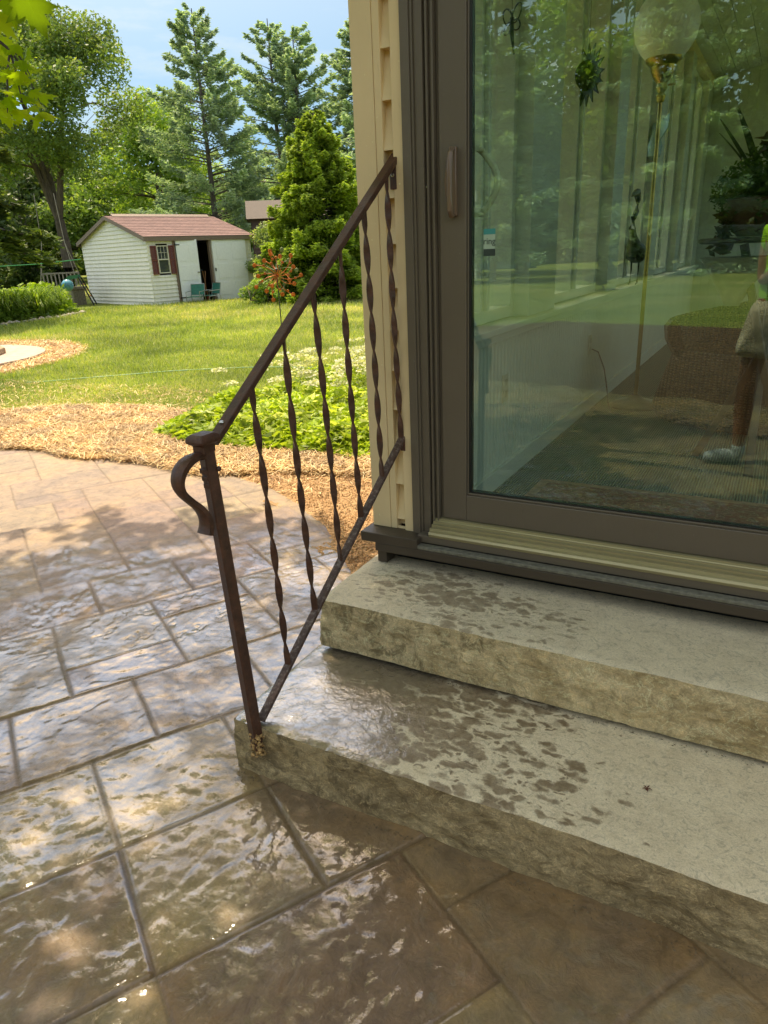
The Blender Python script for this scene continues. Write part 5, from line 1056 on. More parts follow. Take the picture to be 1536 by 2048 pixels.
# front: opening 1.18..2.86, window 0.36..0.86
D0, D1, DZ = .90, 2.12, 1.93; W0_, W1_, WZ0, WZ1 = .27, .655, .98, 1.78
lap(m, (0, 0), (D0, 0), .05, WZ0-.05, (0, -1)); lap(m, (0, 0), (D0, 0), WZ1+.05, WH, (0, -1), .12); lap(m, (0, 0), (W0_, 0), WZ0-.05, WZ1+.05, (0, -1)); lap(m, (W1_, 0), (D0, 0), WZ0-.05, WZ1+.05, (0, -1)); lap(m, (D1, 0), (FL, 0), .05, WH, (0, -1)); lap(m, (D0, 0), (D1, 0), DZ, WH, (0, -1))
m.build('wall', M['siding'], SH)
for (x, y, a, b) in [(-.018, -.018, .07, .07), (-.018, GL-.05, .07, .07), (FL-.05, -.018, .07, .07), (FL-.05, GL-.05, .07, .07)]: m = MB(); m.box(x, x+a, y, y+b, .02, WH); m.build('corner_trim', M['siding'], SH, bevel=.004)
m = MB(); m.box(.05, FL-.05, .1, GL-.05, .02, .08); m.build('floor_slab', simple('shed_floor', (.12, .10, .08), .9), SH)
tr_m = simple('trim_taupe', (.20, .145, .11), .5, var=.1)
ov = .12; RT_ = []; rid = GL/2
t = NT('shingle_red'); g = t.co('Object'); bk = t.n('TexBrick'); t.set(bk.inputs[0], t.co('Object', (1, 1.2, 1))); bk.inputs['Scale'].default_value = 3.2; bk.inputs['Mortar Size'].default_value = .012; bk.inputs['Row Height'].default_value = .38; bk.inputs['Brick Width'].default_value = .7
for k_, v_ in (('Color1', (.235, .145, .13, 1)), ('Color2', (.175, .108, .098, 1)), ('Mortar', (.11, .06, .055, 1))): bk.inputs[k_].default_value = v_
t.P(Base_Color=t.mix(.6, bk.outputs[0], t.ramp(t.noise(g, 16, 5, .7), [(.3, (.75, .75, .75)), (.7, (1.25, 1.2, 1.2))]), 'MULTIPLY'), Roughness=.9, Normal=t.bump(bk.outputs[1], .01)); M['shingle'] = t.m
sp = (PK-WH)/(GL/2)
def roofside(sg):
    m = MB(); nrow = 13; 
    for k in range(nrow):     # overlapping shingle rows
        y0 = -ov+(rid+ov)*k/nrow; y1 = -ov+(rid+ov)*(k+1)/nrow+.02; z0 = WH+y0*sp+.035+.012; z1 = WH+y1*sp+.035
        yy0, yy1 = (y0, y1) if sg < 0 else (GL-y0, GL-y1)
        V = [(-.14, yy0, z0), (FL+.14, yy0, z0), (FL+.14, yy1, z1), (-.14, yy1, z1), (-.14, yy0, z0-.012), (FL+.14, yy0, z0-.012)]; m.add(V, [(0, 1, 2, 3), (0, 4, 5, 1)])
    return m
m = roofside(-1); m2 = roofside(1); n = len(m.v); m.v += m2.v; m.f += [tuple(i+n for i in f) for f in m2.f]; m.m += m2.m
roof = m.build('roof', M['shingle'], SH)
m = MB()
for s_ in (0, 1):
    e0 = -ov if s_ == 0 else GL+ov; dirn = 1 if s_ == 0 else -1
    for x in (-.145, FL+.115):
        m.add([(x, e0, WH-ov*sp-.09), (x+.03, e0, WH-ov*sp-.09), (x+.03, rid, PK-.075), (x, rid, PK-.075), (x, e0, WH-ov*sp+.03), (x+.03, e0, WH-ov*sp+.03), (x+.03, rid, PK+.035), (x, rid, PK+.035)], [(0, 3, 2, 1), (4, 5, 6, 7), (0, 1, 5, 4), (1, 2, 6, 5), (2, 3, 7, 6), (3, 0, 4, 7)])
    m.box(-.115, FL+.115, min(e0, e0+.03*dirn), max(e0, e0+.03*dirn), WH-ov*sp-.09, WH-ov*sp+.025)
    m.box(-.115, FL+.115, min(e0+.03*dirn, 0 if s_ == 0 else GL), max(e0+.03*dirn, 0 if s_ == 0 else GL), WH-ov*sp-.089, WH-ov*sp-.075)
m.build('fascia', tr_m, SH)
m = MB(); m.add([(.1, rid-.12, PK+.02), (FL-.1, rid-.12, PK+.02), (FL-.1, rid, PK+.10), (.1, rid, PK+.10), (.1, rid+.12, PK+.02), (FL-.1, rid+.12, PK+.02)], [(0, 1, 2, 3), (3, 2, 5, 4), (0, 3, 4), (1, 5, 2)]); m.build('ridge_vent', tr_m, roof)
m = MB(); m.box(D0-.07, D0, -.045, .02, .05, DZ+.05); m.box(D1, D1+.07, -.045, .06, .05, DZ+.05); m.box(D0, D1, -.045, .02, DZ, DZ+.05); m.build('door_frame', tr_m, SH)
wht = simple('door_white', (.84, .88, .90), .35, var=.04)
def sdoor(w, h):
    m = MB(); m.box(0, w, -.035, 0, 0, h)
    for cx in (.27, .73):
        for (z0, z1) in ((.08, .30), (.36, .60), (.66, .92)):
            x0, x1 = w*(cx-.16), w*(cx+.16); m.box(x0, x1, -.043, -.0352, h*z0, h*z1)
    return m
o = sdoor(.72, 1.86).build('door', wht, SH, bevel=.008); o.location = (D0+.02, -.04, .07); o.rotation_euler = (0, 0, radians(-4))
h_ = MB(); h_.box(.62, .70, -.07, -.045, .88, .90); h_.build('latch', M['black'], o)
for z_ in (1.70, .14): h_ = MB(); h_.box(-.06, .12, -.048, -.04, z_, z_+.03); h_.build('hinge', M['black'], o)
o = sdoor(1.30, 1.88).build('door', wht, SH, bevel=.008); o.location = (D1+.09, -.05, .06); 
h_ = MB(); h_.box(.02, .05, -.07, -.045, .9, 1.0); h_.build('handle', M['black'], o)
win = empty('window'); win.parent = SH
m = MB(); 
for b in [(W0_, W0_+.03, -.045, .02, WZ0, WZ1), (W1_-.03, W1_, -.045, .02, WZ0, WZ1), (W0_+.03, W1_-.03, -.045, .02, WZ0, WZ0+.03), (W0_+.03, W1_-.03, -.045, .02, WZ1-.03, WZ1), (W0_+.03, W1_-.03, -.042, .0, (WZ0+WZ1)/2-.018, (WZ0+WZ1)/2+.018)]: m.box(*b)
for k in (1, 2): x = W0_+.03+(W1_-W0_-.06)*k/3; m.box(x-.005, x+.005, -.036, -.026, (WZ0+WZ1)/2, WZ1-.03)
m.box(W0_+.03, W1_-.03, -.0355, -.0265, WZ1-.21, WZ1-.20); m.build('frame', simple('win_cream', (.62, .6, .5), .5), win)
m = MB(); m.box(W0_+.02, W1_-.02, -.004, 0, WZ0+.02, WZ1-.02); dg = NT('pane_dark'); dg.P(Base_Color=(.06, .07, .07), Roughness=.05, Specular_IOR_Level=.9); m.build('pane', dg.m, win)
shm = simple('shutter_maroon', (.165, .045, .035), .5, var=.1)
for x0 in (W0_-.21, W1_+.015):
    m = MB(); w_ = .185; z0, z1 = WZ0-.03, WZ1+.0
    m.box(x0, x0+.03, -.062, -.03, z0, z1); m.box(x0+w_-.03, x0+w_, -.062, -.03, z0, z1)
    for zz in (z0, (z0+z1)/2-.02, z1-.04): m.box(x0+.03, x0+w_-.03, -.062, -.03, zz, zz+.04)
    z = z0+.05
    while z < z1-.05: m.add([(x0+.03, -.056, z), (x0+w_-.03, -.056, z), (x0+w_-.03, -.036, z+.03), (x0+.03, -.036, z+.03)], [(0, 1, 2, 3)]); z += .034
    m.build('shutter', shm, SH)
# contents glimpsed through the open door: each its own thing
def shedpt(x, y, z): 
    a = radians(75); return (-16.95+x*cos(a)-y*sin(a), 16.28+x*sin(a)+y*cos(a), .14+z)
redm = simple('tool_red', (.42, .03, .02), .4); orm = simple('wood_tool', (.36, .17, .07), .6)
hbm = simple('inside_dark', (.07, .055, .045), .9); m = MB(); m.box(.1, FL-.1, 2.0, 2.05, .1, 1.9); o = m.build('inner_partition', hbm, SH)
o = empty('hand_truck', shedpt(1.72, .32, .08), radians(75)); tag(o, 'red hand truck standing in the shed doorway', 'hand truck')
m = MB(); m.tube([(-.13, 0, 0), (-.13, 0, .8), (-.08, 0, .86), (.08, 0, .86), (.13, 0, .8), (.13, 0, 0)], .017, 8); m.tube([(-.13, 0, .3), (.13, 0, .3)], .012, 6); m.tube([(-.13, 0, .55), (.13, 0, .55)], .012, 6); m.build('frame', redm, o)
m = MB(); m.box(-.16, .16, -.2, 0, -.005, .01); m.build('toe_plate', redm, o)
for s_ in (-1, 1): m = MB(); m.lathe([(.0, -.02), (.08, -.02), (.09, 0), (.08, .02), (0, .02)], (s_*.17, .04, .08), 14, 'x'); m.build('wheel', M['black'], o, smooth=True)
for k, (x, ln, lab) in enumerate([(2.16, .15, 'leaning left'), (2.3, -.1, 'leaning right')]):
    o = empty('garden_tool', shedpt(x-.22, .28, .08)); tag(o, ['wooden handled tool leaning left in the shed doorway', 'wooden handled tool nearest the shed door post'][k], 'tool', 'tools in the shed doorway')
    m = MB(); m.tube([(0, 0, .0), (ln*.3, ln*.9, .9)], .016, 6); m.build('handle', orm, o); m = MB(); m.box(-.06, .06, -.01, .01, -.02, .14); m.build('blade', redm if k else M['black'], o)
o = empty('storage_bin', shedpt(1.95, 1.0, .08), radians(75)); tag(o, 'grey-blue storage bin in the dark of the shed', 'bin'); m = MB(); m.box(-.3, .3, -.25, .25, 0, .9); m.build('body', simple('bin_grey', (.09, .11, .13), .6), o, bevel=.03); m = MB(); m.box(-.33, .33, -.28, .28, .9, .95); m.build('lid', simple('bin_lid', (.14, .16, .18), .6), o, bevel=.01)
# small green lawn chairs in front of the shed
def lawn_chair(loc, rz, label):
    o = empty('lawn_chair', loc, rz); tag(o, label, 'chair', 'green lawn chairs outside the shed'); g_ = simple('chair_green', (.02, .17, .13), .5, var=.2); fr_ = simple('chair_tube', (.35, .38, .36), .3, .8)
    m = MB()
    for s_ in (-.22, .22): m.tube([(s_, -.22, 0), (s_, -.2, .24), (s_, .2, .26), (s_, .24, 0)], .012, 6); m.tube([(s_, .18, .26), (s_, .26, .62)], .012, 6); m.tube([(s_, -.2, .24), (s_, -.2, .40), (s_, .2, .42)], .011, 6)
    m.tube([(-.22, .26, .62), (.22, .26, .62)], .012, 6); m.build('frame', fr_, o)
    m = MB(); m.box(-.21, .21, -.2, .2, .25, .262); m.build('seat', g_, o); m = MB(); m.sweep([(0, .19, .30), (0, .225, .45), (0, .262, .62)], SQ(.42, .012), up=(0, 1, 0)); m.build('backrest', g_, o); return o
lawn_chair(shedpt(1.05, -.62, -.0), radians(20), 'small green lawn chair left of the shed opening')
lawn_chair(shedpt(1.65, -.55, -.0), radians(-15), 'small green lawn chair right in front of the shed opening')
o = empty('cinder_block', (-20.75, 16.55, .18), radians(75)); tag(o, 'weathered grey block by the left shed corner', 'block'); blk = simple('block_grey', (.22, .19, .15), .9, 0, 20, var=.4)
m = MB(); m.box(-.2, .2, -.15, .15, 0, .52); m.build('body', blk, o, bevel=.02); m = MB(); m.box(-.25, .25, -.2, .2, .52, .62); m.build('cap', blk, o, bevel=.02)
# brown outbuilding far behind
_p = polar(508, 27); OB = empty('brown_outbuilding', (_p[0], _p[1], .25), radians(38)); OB.scale = (.8, .8, .84); tag(OB, 'dark brown sided outbuilding beyond the shed', 'outbuilding')
m = MB(); lap(m, (0, 0), (3.2, 0), 0, 3.0, (0, -1), .16); lap(m, (0, 0), (0, 3), 0, 3.0, (-1, 0), .16); lap(m, (3.2, 0), (3.2, 3), 0, 3.0, (1, 0), .16); lap(m, (0, 3), (3.2, 3), 0, 3.0, (0, 1), .16); m.build('wall', simple('siding_brown', (.10, .06, .055), .7), OB)
m = MB(); m.add([(-.2, -.3, 2.95), (3.4, -.3, 2.95), (3.4, 1.5, 3.75), (-.2, 1.5, 3.75), (-.2, 3.3, 2.95), (3.4, 3.3, 2.95)], [(0, 1, 2, 3), (3, 2, 5, 4), (0, 3, 4), (1, 5, 2)]); m.build('roof', simple('roof_brown', (.075, .06, .05), .8), OB)

# ------------------------------------------------------------------ garden pieces
# wind spinner
sx, sy = -4.45, 5.92; z0 = float(gz(sx, sy))-.02
ws = empty('wind_spinner', (sx, sy, z0)); tag(ws, 'orange metal wind spinner on a thin pole in lawn', 'wind spinner')
gp = simple('pole_green', (.03, .045, .03), .5); cop = simple('spinner_orange', (.52, .15, .03), .35, .35, 20, var=.35); grn = simple('spinner_green', (.16, .22, .09), .45, .3)
m = MB(); m.tube([(0, 0, 0), (0, 0, 1.12), (0, 0, 1.28)], [.006, .006, .005], 8); m.build('pole', gp, ws, smooth=True)
def wheel(cx_, n, r, cup, tilt, mat, mat2, zc):
    w = empty('spinner_wheel'); w.parent = ws; w.location = (0, 0, zc); w.rotation_euler = (tilt, .12, YAW+cx_)
    for k in range(n):
        a = 2*pi*k/n; rr3 = r*(1 if k % 2 else .78); m = MB(); P = []
        for i in range(8):
            s_ = i/7; ang = a+.55*s_*(1 if mat is cop else -1); P.append((rr3*s_*cos(ang), cup*sin(pi*s_)-.02, rr3*s_*sin(ang)))
        m.tube(P, [.0035]*8, 5); e = np.array(P[-1]); m.lathe([(0, -.004), (.018, -.003), (.021, 0), (.018, .003), (0, .004)], tuple(e), 12, 'y')
        e2 = np.array(P[5]); m.lathe([(0, -.004), (.012, -.003), (.013, 0), (0, .004)], tuple(e2+np.array([.012, 0, .006])), 10, 'y')
        m.build('spinner_arm', mat if k % 4 else mat2, w, smooth=True)
    m = MB(); m.lathe([(0, -.03), (.014, -.026), (.02, -.01), (.012, .01), (0, .012)], seg=14, axis='y'); m.build('hub', gp, w, smooth=True)
wheel(.15, 14, .235, -.05, .05, cop, cop, 1.27); wheel(.0, 10, .20, .06, -.05, grn, cop, 1.32)
# hose on the lawn
hp = [(-8.5, 5.75), (-8.34, 5.82), (-7.96, 6.22), (-7.66, 6.5), (-7.2, 6.95), (-6.84, 7.19), (-6.3, 7.5), (-5.77, 7.68), (-5.2, 7.75)]
m = MB(); m.tube([(x, y, float(gz(x, y))+.008) for x, y in hp], .006, 8); o = m.build('garden_hose', simple('hose_green', (.16, .40, .20), .4), smooth=True); tag(o, 'pale green garden hose lying across the lawn', 'hose')
# stone fire pit beside the pad
fpc = (-12.12, 6.5); fp = empty('fire_pit', (fpc[0], fpc[1], .115)); tag(fp, 'stacked tan stone fire pit cut by left frame edge', 'fire pit')
fs = simple('pit_stone', (.36, .26, .16), .9, 0, 12, (30, .02), var=.4)
for lv in range(4):
    m = MB(); n = 14; r1_ = 1.18-.12*lv*.9; r0_ = r1_-.28
    for k in range(n):
        a0 = 2*pi*(k+.5*(lv % 2))/n+.015; a1 = a0+2*pi/n-.03; jt = .02*((k*7+lv*3) % 3-1); z0_, z1_ = lv*.105+.002, lv*.105+.10
        V = [(r*cos(a), r*sin(a), z) for z in (z0_, z1_) for (r, a) in ((r0_, a0), (r1_+jt, a0), (r1_+jt, a1), (r0_, a1))]; m.add(V, [(0, 3, 2, 1), (4, 5, 6, 7), (0, 1, 5, 4), (1, 2, 6, 5), (2, 3, 7, 6), (3, 0, 4, 7)])
    m.build('stone_course', fs, fp, bevel=.02)
# daylily bed with a stone border
LB = [(-16.4, 9.0), (-16.9, 10.9), (-16.9, 11.75), (-17.0, 12.4), (-17.3, 13.2), (-17.9, 14.2), (-19.4, 14.4), (-21, 12.5), (-20.2, 9.4)]
rng = np.random.default_rng(91)
leafbed(LB, 17000, .85, .075, 'bed_foliage', 'mixed green perennials filling the raised garden bed', M['leaf_lily'])
q = inpoly(420, [(-16.5, 9.2), (-17.0, 11.0), (-17.0, 12.4), (-17.5, 13.6), (-18.2, 13.9), (-18.8, 12.0), (-18.0, 9.6)], .1)
Vs = []; n = 0; Fs = []
for (x, y) in q:
    zz = float(gz(x, y)); 
    for k in range(14):
        a = rng.uniform(0, 2*pi); l = rng.uniform(.25, .5); hh_ = rng.uniform(.4, .8); w = .014; sx_, sy_ = -sin(a)*w, cos(a)*w
        p = [(x, y, zz), (x+cos(a)*l*.35, y+sin(a)*l*.35, zz+hh_*.85), (x+cos(a)*l*.75, y+sin(a)*l*.75, zz+hh_), (x+cos(a)*l*1.15, y+sin(a)*l*1.15, zz+hh_*.72)]
        for i in range(3):
            w0, w1 = (1, .9, .7, .05)[i], (1, .9, .7, .05)[i+1]; Vs += [(p[i][0]-sx_*w0, p[i][1]-sy_*w0, p[i][2]), (p[i][0]+sx_*w0, p[i][1]+sy_*w0, p[i][2]), (p[i+1][0]+sx_*w1, p[i+1][1]+sy_*w1, p[i+1][2]), (p[i+1][0]-sx_*w1, p[i+1][1]-sy_*w1, p[i+1][2])]
Fs = np.arange(len(Vs)).reshape(-1, 4); o = mesh_np('daylily_leaves', np.array(Vs), Fs, M['leaf_lily'], rnd=rng.random(len(Fs))); tag(o, 'arching strap leaves of daylilies along the bed edge', 'daylilies', kind='stuff')
bs_ = simple('border_stone', (.40, .36, .29), .9, 0, 6, var=.45); path = [(-15.6, 8.2), (-16.2, 9.4), (-16.6, 10.6), (-16.75, 11.4), (-16.8, 12.2), (-16.95, 12.9), (-17.25, 13.6), (-17.6, 14.2)]
pth = []
for (a, b) in zip(path[:-1], path[1:]):
    nn = int(math.dist(a, b)/.19)
    for k in range(nn): pth.append((a[0]+(b[0]-a[0])*k/nn, a[1]+(b[1]-a[1])*k/nn))
bmi = bmesh.new(); bmesh.ops.create_icosphere(bmi, subdivisions=1, radius=1); icoV = np.array([v.co[:] for v in bmi.verts]); icoF = [tuple(v.index for v in f.verts) for f in bmi.faces]; bmi.free()
protos = []
for k in range(5):
    m = MB(); m.add(icoV*rng.uniform(.75, 1.15, (len(icoV), 1))*np.array([.11, .085, .06]), icoF); protos.append(m)
for k, (x, y) in enumerate(pth):
    if k < 5: o = protos[k].build('border_stone', bs_, smooth=False); pr_ = o; protos[k] = o
    else: o = protos[k % 5].copy(); sc.collection.objects.link(o)
    o.location = (x+random.uniform(-.04, .04), y+random.uniform(-.04, .04), float(gz(x, y))+.02); o.rotation_euler = (0, 0, random.uniform(0, 6)); s_ = random.uniform(.7, 1.3); o.scale = (s_, s_, s_)
    tag(o, 'pale rough stone in the low garden bed border', 'stone', 'stones edging the garden bed')
# bench, blue ball, swing, play frame, line beyond the bed
o = empty('garden_bench', (-18.9, 13.6, .2), radians(60)); tag(o, 'small slab bench on two legs above the bed foliage', 'bench'); gy = simple('bench_grey', (.30, .27, .22), .8)
m = MB(); m.box(-.45, .45, -.15, .15, .58, .64); m.build('seat', gy, o, bevel=.01)
for s_ in (-.13, .13): m = MB(); m.box(s_-.03, s_+.03, -.1, .1, 0, .58); m.build('leg', simple('bench_leg', (.05, .045, .04), .8), o)
o = empty('gazing_ball', (-18.55, 14.5, .2)); tag(o, 'pale blue gazing ball on a stand by the bed', 'ornament')
m = MB(); m.lathe([(0, .55), (.08, .57), (.15, .64), (.17, .72), (.15, .80), (.08, .87), (0, .89)], seg=20); m.build('ball', simple('ball_blue', (.07, .27, .35), .25, 0, 6, var=.4), o, smooth=True); m = MB(); m.lathe([(.1, 0), (.05, .05), (.03, .3), (.06, .56), (0, .56)], seg=12); m.build('stand', gy, o, smooth=True)
p = polar(108, 27); o = empty('porch_swing', (p[0], p[1], .28), radians(40)); tag(o, 'hanging slatted swing seat under the far trees', 'swing'); wd = simple('swing_wood', (.28, .25, .2), .7)
m = MB()
for k in range(6): m.box(-.6, .6, -.25+k*.085, -.19+k*.085, .45, .47)
for k in range(10): m.box(-.58+k*.125, -.54+k*.125, .26, .285, .47, .95)
m.box(-.6, .6, .255, .29, .93, .98); m.build('seat', wd, o)
for s_ in (-.6, .6): m = MB(); m.tube([(s_, -.2, .5), (s_*.6, .05, 1.9), (s_*.5, .06, 3.4)], .012, 5); m.tube([(s_, .26, .9), (s_*.6, .05, 1.9)], .012, 5); m.build('chain', gy, o)
p = polar(122, 26.0); o = empty('play_slide', (p[0], p[1], .22), radians(40)); tag(o, 'green toddler slide behind the left shed corner', 'slide'); sg_ = simple('slide_green', (.03, .16, .08), .4)
m = MB(); m.sweep([(-.8, 0, .12), (-.5, 0, .2), (-.1, 0, .65), (.15, 0, .85), (.4, 0, .87)], [(-.22, -.02), (.22, -.02), (.22, .09), (.19, .09), (.19, .01), (-.19, .01), (-.19, .09), (-.22, .09)]); m.build('chute', sg_, o)
for s_ in (-.2, .2): m = MB(); m.tube([(.4, s_, .9), (.75, s_*1.2, 0)], .025, 6); m.build('side_rail', M['black'], o)
m = MB(); [m.tube([(.4+.3*k/4, -.2, .85-.75*k/4), (.4+.3*k/4, .2, .85-.75*k/4)], .018, 6) for k in range(1, 4)]; m.build('rung', simple('rung_orange', (.5, .15, .04), .5), o)
pa, pb_ = polar(-15, 24), polar(158, 23.4); m = MB(); zt = 1.62
m.tube([(pa[0], pa[1], zt-.1), tuple((np.array((pa[0], pa[1], zt-.1))+np.array((pb_[0], pb_[1], zt+.0)))/2-np.array([0, 0, .03])), (pb_[0], pb_[1], zt+.0)], .016, 6); o = m.build('clothes_line', simple('line_green', (.03, .28, .10), .5)); tag(o, 'bright green line strung from the shed to the left', 'line')

q = np.stack([rng.uniform(-1.25, .3, 420), 1.262-np.abs(rng.normal(0, .018, 420))], -1); q2 = np.stack([rng.uniform(-1.2, .3, 160), 1.728-np.abs(rng.normal(0, .006, 160))], -1)
C = np.concatenate([np.column_stack([q, np.full(420, .004)]), np.column_stack([q2, np.full(160, .170)])]); A = rdir(580, -.3, .3)*rng.uniform(.0015, .005, 580)[:, None]; B = perp(A)*.0015
o = quads(C, A, B, rng.random(580), 'grit', simple('grit_brown', (.13, .10, .06), .9)); tag(o, 'grit and plant crumbs along the foot of the steps', 'grit', kind='stuff')
# fallen maple key on the lower step
m = MB(); 
for k in range(5):
    a = k*1.25; m.add([(0, 0, .002), (.006*cos(a-.4), .006*sin(a-.4), .006), (.0135*cos(a), .0135*sin(a), .003+.002*(k % 2)), (.006*cos(a+.4), .006*sin(a+.4), .006)], [(0, 1, 2, 3)])
m.lathe([(0, -.001), (.004, 0), (.004, .003), (0, .005)], seg=8); o = m.build('fallen_flower', simple('dead_brown', (.10, .03, .015), .8)); o.location = (-.139, 1.514, .1685); tag(o, 'tiny curled brown blossom on the dry tread', 'blossom')

# ------------------------------------------------------------------ reflected things: van, car, photographer
def vehicle(name, loc, rz, L_, Wd, Hh, prof_, col, label, cat):
    o = empty(name, loc, rz); tag(o, label, cat); mt = NT(name+'_paint'); mt.P(Base_Color=col, Roughness=.25, Coat_Weight=.5)
    m = MB(); m.prism(prof_, -Wd/2, Wd/2, lambda a, b, c: (a, c, b)); m.build('body', mt.m, o, bevel=.06, seg=3)
    gl_ = NT(name+'_glass'); gl_.P(Base_Color=(.02, .025, .03), Roughness=.05)
    for s_ in (-1, 1):
        for (x0, x1) in ((-L_*.32, -L_*.06), (-L_*.03, L_*.2)): m = MB(); y = s_*(Wd/2+.004); m.box(x0, x1, min(y, y-s_*.02), max(y, y-s_*.02), Hh*.58, Hh*.86); m.build('window', gl_.m, o, bevel=.004)
        for x in (-L_*.31, L_*.31):
            m = MB(); m.lathe([(0, -.11), (.2, -.12), (.33, -.1), (.34, 0), (.33, .1), (.2, .12), (0, .11)], (x, s_*(Wd/2-.1), .34), 20, 'y'); w = m.build('wheel', M['black'], o, smooth=True)
            m = MB(); m.lathe([(0, .125*s_), (.19, .125*s_), (.2, .11*s_)], (x, s_*(Wd/2-.1), .34), 16, 'y'); m.build('rim', M['screw'], w, smooth=True)
    return o
vehicle('parked_van', (-1.5, -38, -.02), radians(10), 5.0, 1.9, 2.1, [(-2.5, .35), (2.5, .35), (2.5, .95), (1.75, 1.15), (1.15, 1.95), (-2.35, 2.1), (-2.5, 1.9)], (.75, .76, .76), 'white van parked on the grass, reflected in glass', 'van')
vehicle('parked_car', (-14.6, -36, -.02), radians(-15), 4.3, 1.75, 1.45, [(-2.15, .3), (2.15, .3), (2.15, .75), (1.2, .92), (.55, 1.4), (-1.2, 1.45), (-2.1, .95)], (.12, .35, .5), 'light blue car under the reflected spruces', 'car')

# photographer: one continuous skinned body, clothes as children
def skinned(name, verts, edges, radii, mat, parent, sub=2, root=0):
    me = bpy.data.meshes.new(name); me.from_pydata(verts, edges, []); o = bpy.data.objects.new(name, me); sc.collection.objects.link(o)
    if parent is not None: o.parent = parent
    md = o.modifiers.new('skin', 'SKIN')
    for i, r in enumerate(radii):
        sv = me.skin_vertices[0].data[i]; sv.radius = r if isinstance(r, tuple) else (r, r); sv.use_root = (i == root)
    sb = o.modifiers.new('subsurf', 'SUBSURF'); sb.levels = sb.render_levels = sub; me.materials.append(mat)
    md.use_smooth_shade = True; return o
skin = NT('skin_tan'); skin.P(Base_Color=(.36, .17, .10), Roughness=.5, Subsurface_Weight=.08, Subsurface_Radius=(.02, .01, .005))
ph = empty('person', (0, -.83, 0)); tag(ph, 'person in lime shirt, tan shorts and grey trainers, reflected', 'person'); O = np.array((0, -.83, 0))
J = dict(pel=(.0, -.83, .99), sp1=(.0, -.83, 1.12), sp2=(.0, -.82, 1.29), ch=(.0, -.80, 1.43), nk=(-.005, -.78, 1.55), n2=(-.01, -.76, 1.61), h1=(-.01, -.74, 1.66), h2=(-.01, -.75, 1.745), h3=(-.01, -.76, 1.81),
  hl=(-.095, -.83, .94), tl=(-.125, -.82, .78), kl=(-.14, -.79, .55), cl=(-.145, -.82, .40), al=(-.145, -.83, .12), hel=(-.145, -.835, .05), tol=(-.335, -.80, .03),
  hr=(.10, -.85, .94), tr=(.13, -.87, .78), kr=(.15, -.88, .55), cr=(.16, -.92, .40), ar=(.17, -.96, .12), her=(.17, -.99, .05), tor=(.23, -.83, .03),
  sl=(-.13, -.82, 1.45), el=(-.13, -.80, 1.18), wl=(-.02, -.54, 1.30), sr=(.16, -.82, 1.45), er=(.26, -.72, 1.22), wr=(.14, -.47, 1.34))
names = list(J); Vv = [tuple(np.array(J[k])-O) for k in names]; ix = {k: i for i, k in enumerate(names)}
Ed = [(ix[a], ix[b]) for a, b in [('pel', 'sp1'), ('sp1', 'sp2'), ('sp2', 'ch'), ('ch', 'nk'), ('nk', 'n2'), ('n2', 'h1'), ('h1', 'h2'), ('h2', 'h3'), ('pel', 'hl'), ('hl', 'tl'), ('tl', 'kl'), ('kl', 'cl'), ('cl', 'al'), ('al', 'hel'), ('hel', 'tol'), ('pel', 'hr'), ('hr', 'tr'), ('tr', 'kr'), ('kr', 'cr'), ('cr', 'ar'), ('ar', 'her'), ('her', 'tor'), ('ch', 'sl'), ('sl', 'el'), ('el', 'wl'), ('ch', 'sr'), ('sr', 'er'), ('er', 'wr')]]
Rd = dict(pel=(.15, .11), sp1=(.145, .105), sp2=(.15, .105), ch=(.14, .10), nk=.055, n2=.052, h1=(.07, .078), h2=(.078, .095), h3=(.05, .06), hl=.095, tl=.085, kl=.064, cl=.066, al=.042, hel=.036, tol=.03, hr=.095, tr=.085, kr=.064, cr=.066, ar=.042, her=.036, tor=.03, sl=.062, el=.043, wl=.028, sr=.062, er=.043, wr=.028)
# hands: palm plus five curled fingers, linked to the wrists of the same body
def hand(side):
    w = 'wl' if side < 0 else 'wr'; W_ = np.array(J[w])-O; i0 = len(Vv); Vv.append(tuple(W_+np.array([side*-.02, .05, .02]))); Rl.append((.030, .016)); Ed.append((ix[w], i0))
    for k in range(4):
        b = W_+np.array([-side*.02+side*(k-1.5)*.006, .085, .045-.02*k]); ln = (.030, .034, .032, .024)[k]; prev = i0
        for q, d in enumerate([(0, .0, 0), (-side*.022, .016, .004), (-side*.045, .006, .002)]):
            Vv.append(tuple(b+np.array(d)*ln/.032)); Rl.append(.0095-.001*q); Ed.append((prev, len(Vv)-1)); prev = len(Vv)-1
    prev = i0
    for q, d in enumerate([(-side*.03, .03, .045), (-side*.045, .05, .06), (-side*.06, .065, .062)]):
        Vv.append(tuple(W_+np.array(d))); Rl.append(.011-.001*q); Ed.append((prev, len(Vv)-1)); prev = len(Vv)-1
Rl = [Rd[k] for k in names]; hand(-1); hand(1)
skinned('body', Vv, Ed, Rl, skin.m, ph)
def cloth(name, pts, edges, radii, mat, sub=2): return skinned(name, [tuple(np.array(p)-O) for p in pts], edges, radii, mat, ph, sub)
hv = NT('shirt_lime'); hv.P(Base_Color=(.42, .85, .03), Roughness=.7, Normal=hv.bump(hv.noise(hv.co('Object'), 12, 4, .6, 1), .02)); kh = simple('shorts_tan', (.50, .42, .30), .85, 0, 8, (9, .025), var=.1); shoe = simple('shoe_grey', (.36, .37, .38), .7, 0, 30, (40, .01), var=.3)
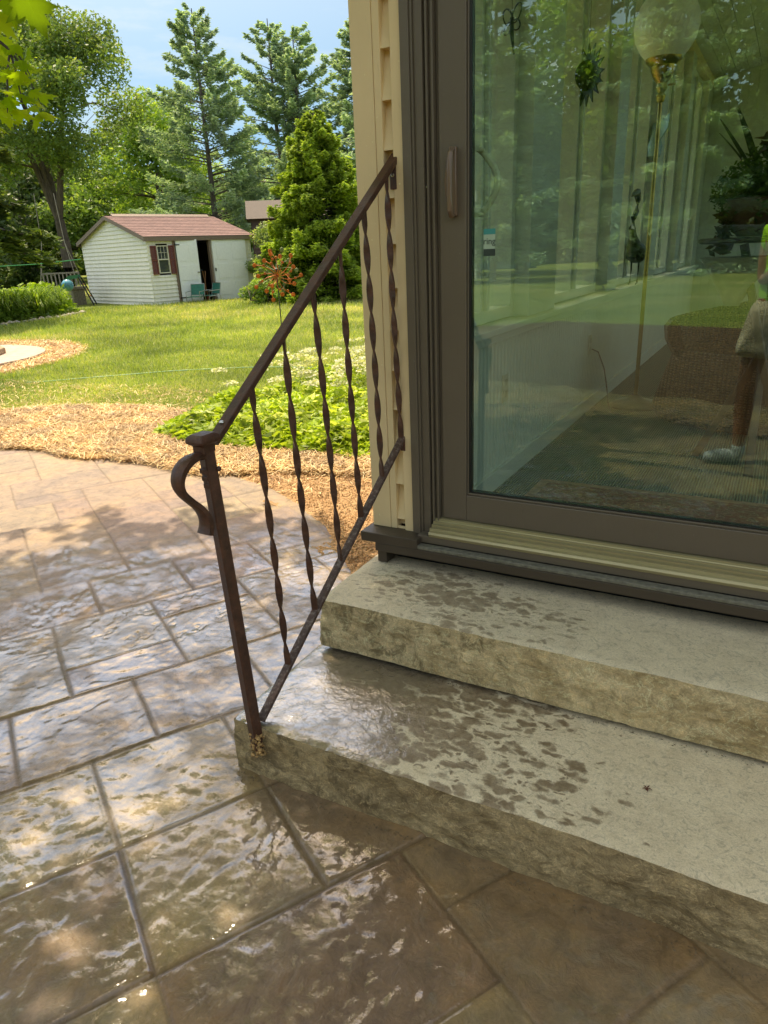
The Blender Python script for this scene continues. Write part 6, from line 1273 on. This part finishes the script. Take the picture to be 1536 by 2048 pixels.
cloth('shirt', [(0, -.83, 1.00), (0, -.83, 1.15), (0, -.82, 1.32), (0, -.80, 1.45), (-.005, -.785, 1.515), (-.12, -.81, 1.46), (-.125, -.805, 1.33), (.16, -.82, 1.46), (.225, -.765, 1.33)], [(0, 1), (1, 2), (2, 3), (3, 4), (3, 5), (5, 6), (3, 7), (7, 8)], [(.168, .13), (.16, .128), (.158, .125), (.145, .115), .07, .075, .068, .08, .07], hv.m)
cloth('shorts', [(0, -.83, 1.13), (0, -.83, .99), (-.10, -.83, .90), (-.125, -.82, .78), (-.13, -.81, .70), (.10, -.85, .90), (.13, -.87, .78), (.14, -.875, .70)], [(0, 1), (1, 2), (2, 3), (3, 4), (1, 5), (5, 6), (6, 7)], [(.175, .14), (.185, .148), .125, .128, .128, .125, .125, .122], kh)
for (a, b, c_) in (('al', 'hel', 'tol'), ('ar', 'her', 'tor')):
    A_, B_, C_ = [np.array(J[k]) for k in (a, b, c_)]
    cloth('shoe', [A_+np.array([0, 0, .03]), B_+np.array([0, 0, .0]), (B_+C_)/2+np.array([0, 0, .012]), C_*1.0+(C_-B_)*.12], [(0, 1), (1, 2), (2, 3)], [.048, (.05, .05), (.05, .042), (.044, .034)], shoe)
cloth('hair', [(-.01, -.80, 1.725), (-.01, -.77, 1.80), (-.01, -.74, 1.83)], [(0, 1), (1, 2)], [(.08, .07), (.085, .07), (.06, .035)], simple('hair_brown', (.06, .035, .02), .7))
m = MB()
for s_ in (-1, 1): m.lathe([(0, -.008), (.011, -.006), (.012, 0)], tuple(np.array((-.01+s_*.032, -.665, 1.73))-O), 10, 'y')
m.build('eyes', simple('eye_dark', (.03, .02, .02), .2), ph, smooth=True)
m = MB(); m.tube([tuple(np.array(p)-O) for p in ((-.01, -.668, 1.725), (-.01, -.645, 1.695), (-.01, -.655, 1.68))], [.008, .014, .01], 8); m.build('nose', skin.m, ph, smooth=True)
m = MB(); m.tube([tuple(np.array(p)-O) for p in ((-.035, -.668, 1.65), (-.01, -.658, 1.647), (.015, -.668, 1.65))], [.003, .006, .003], 6); m.build('lips', simple('lips', (.3, .1, .08), .5), ph, smooth=True)
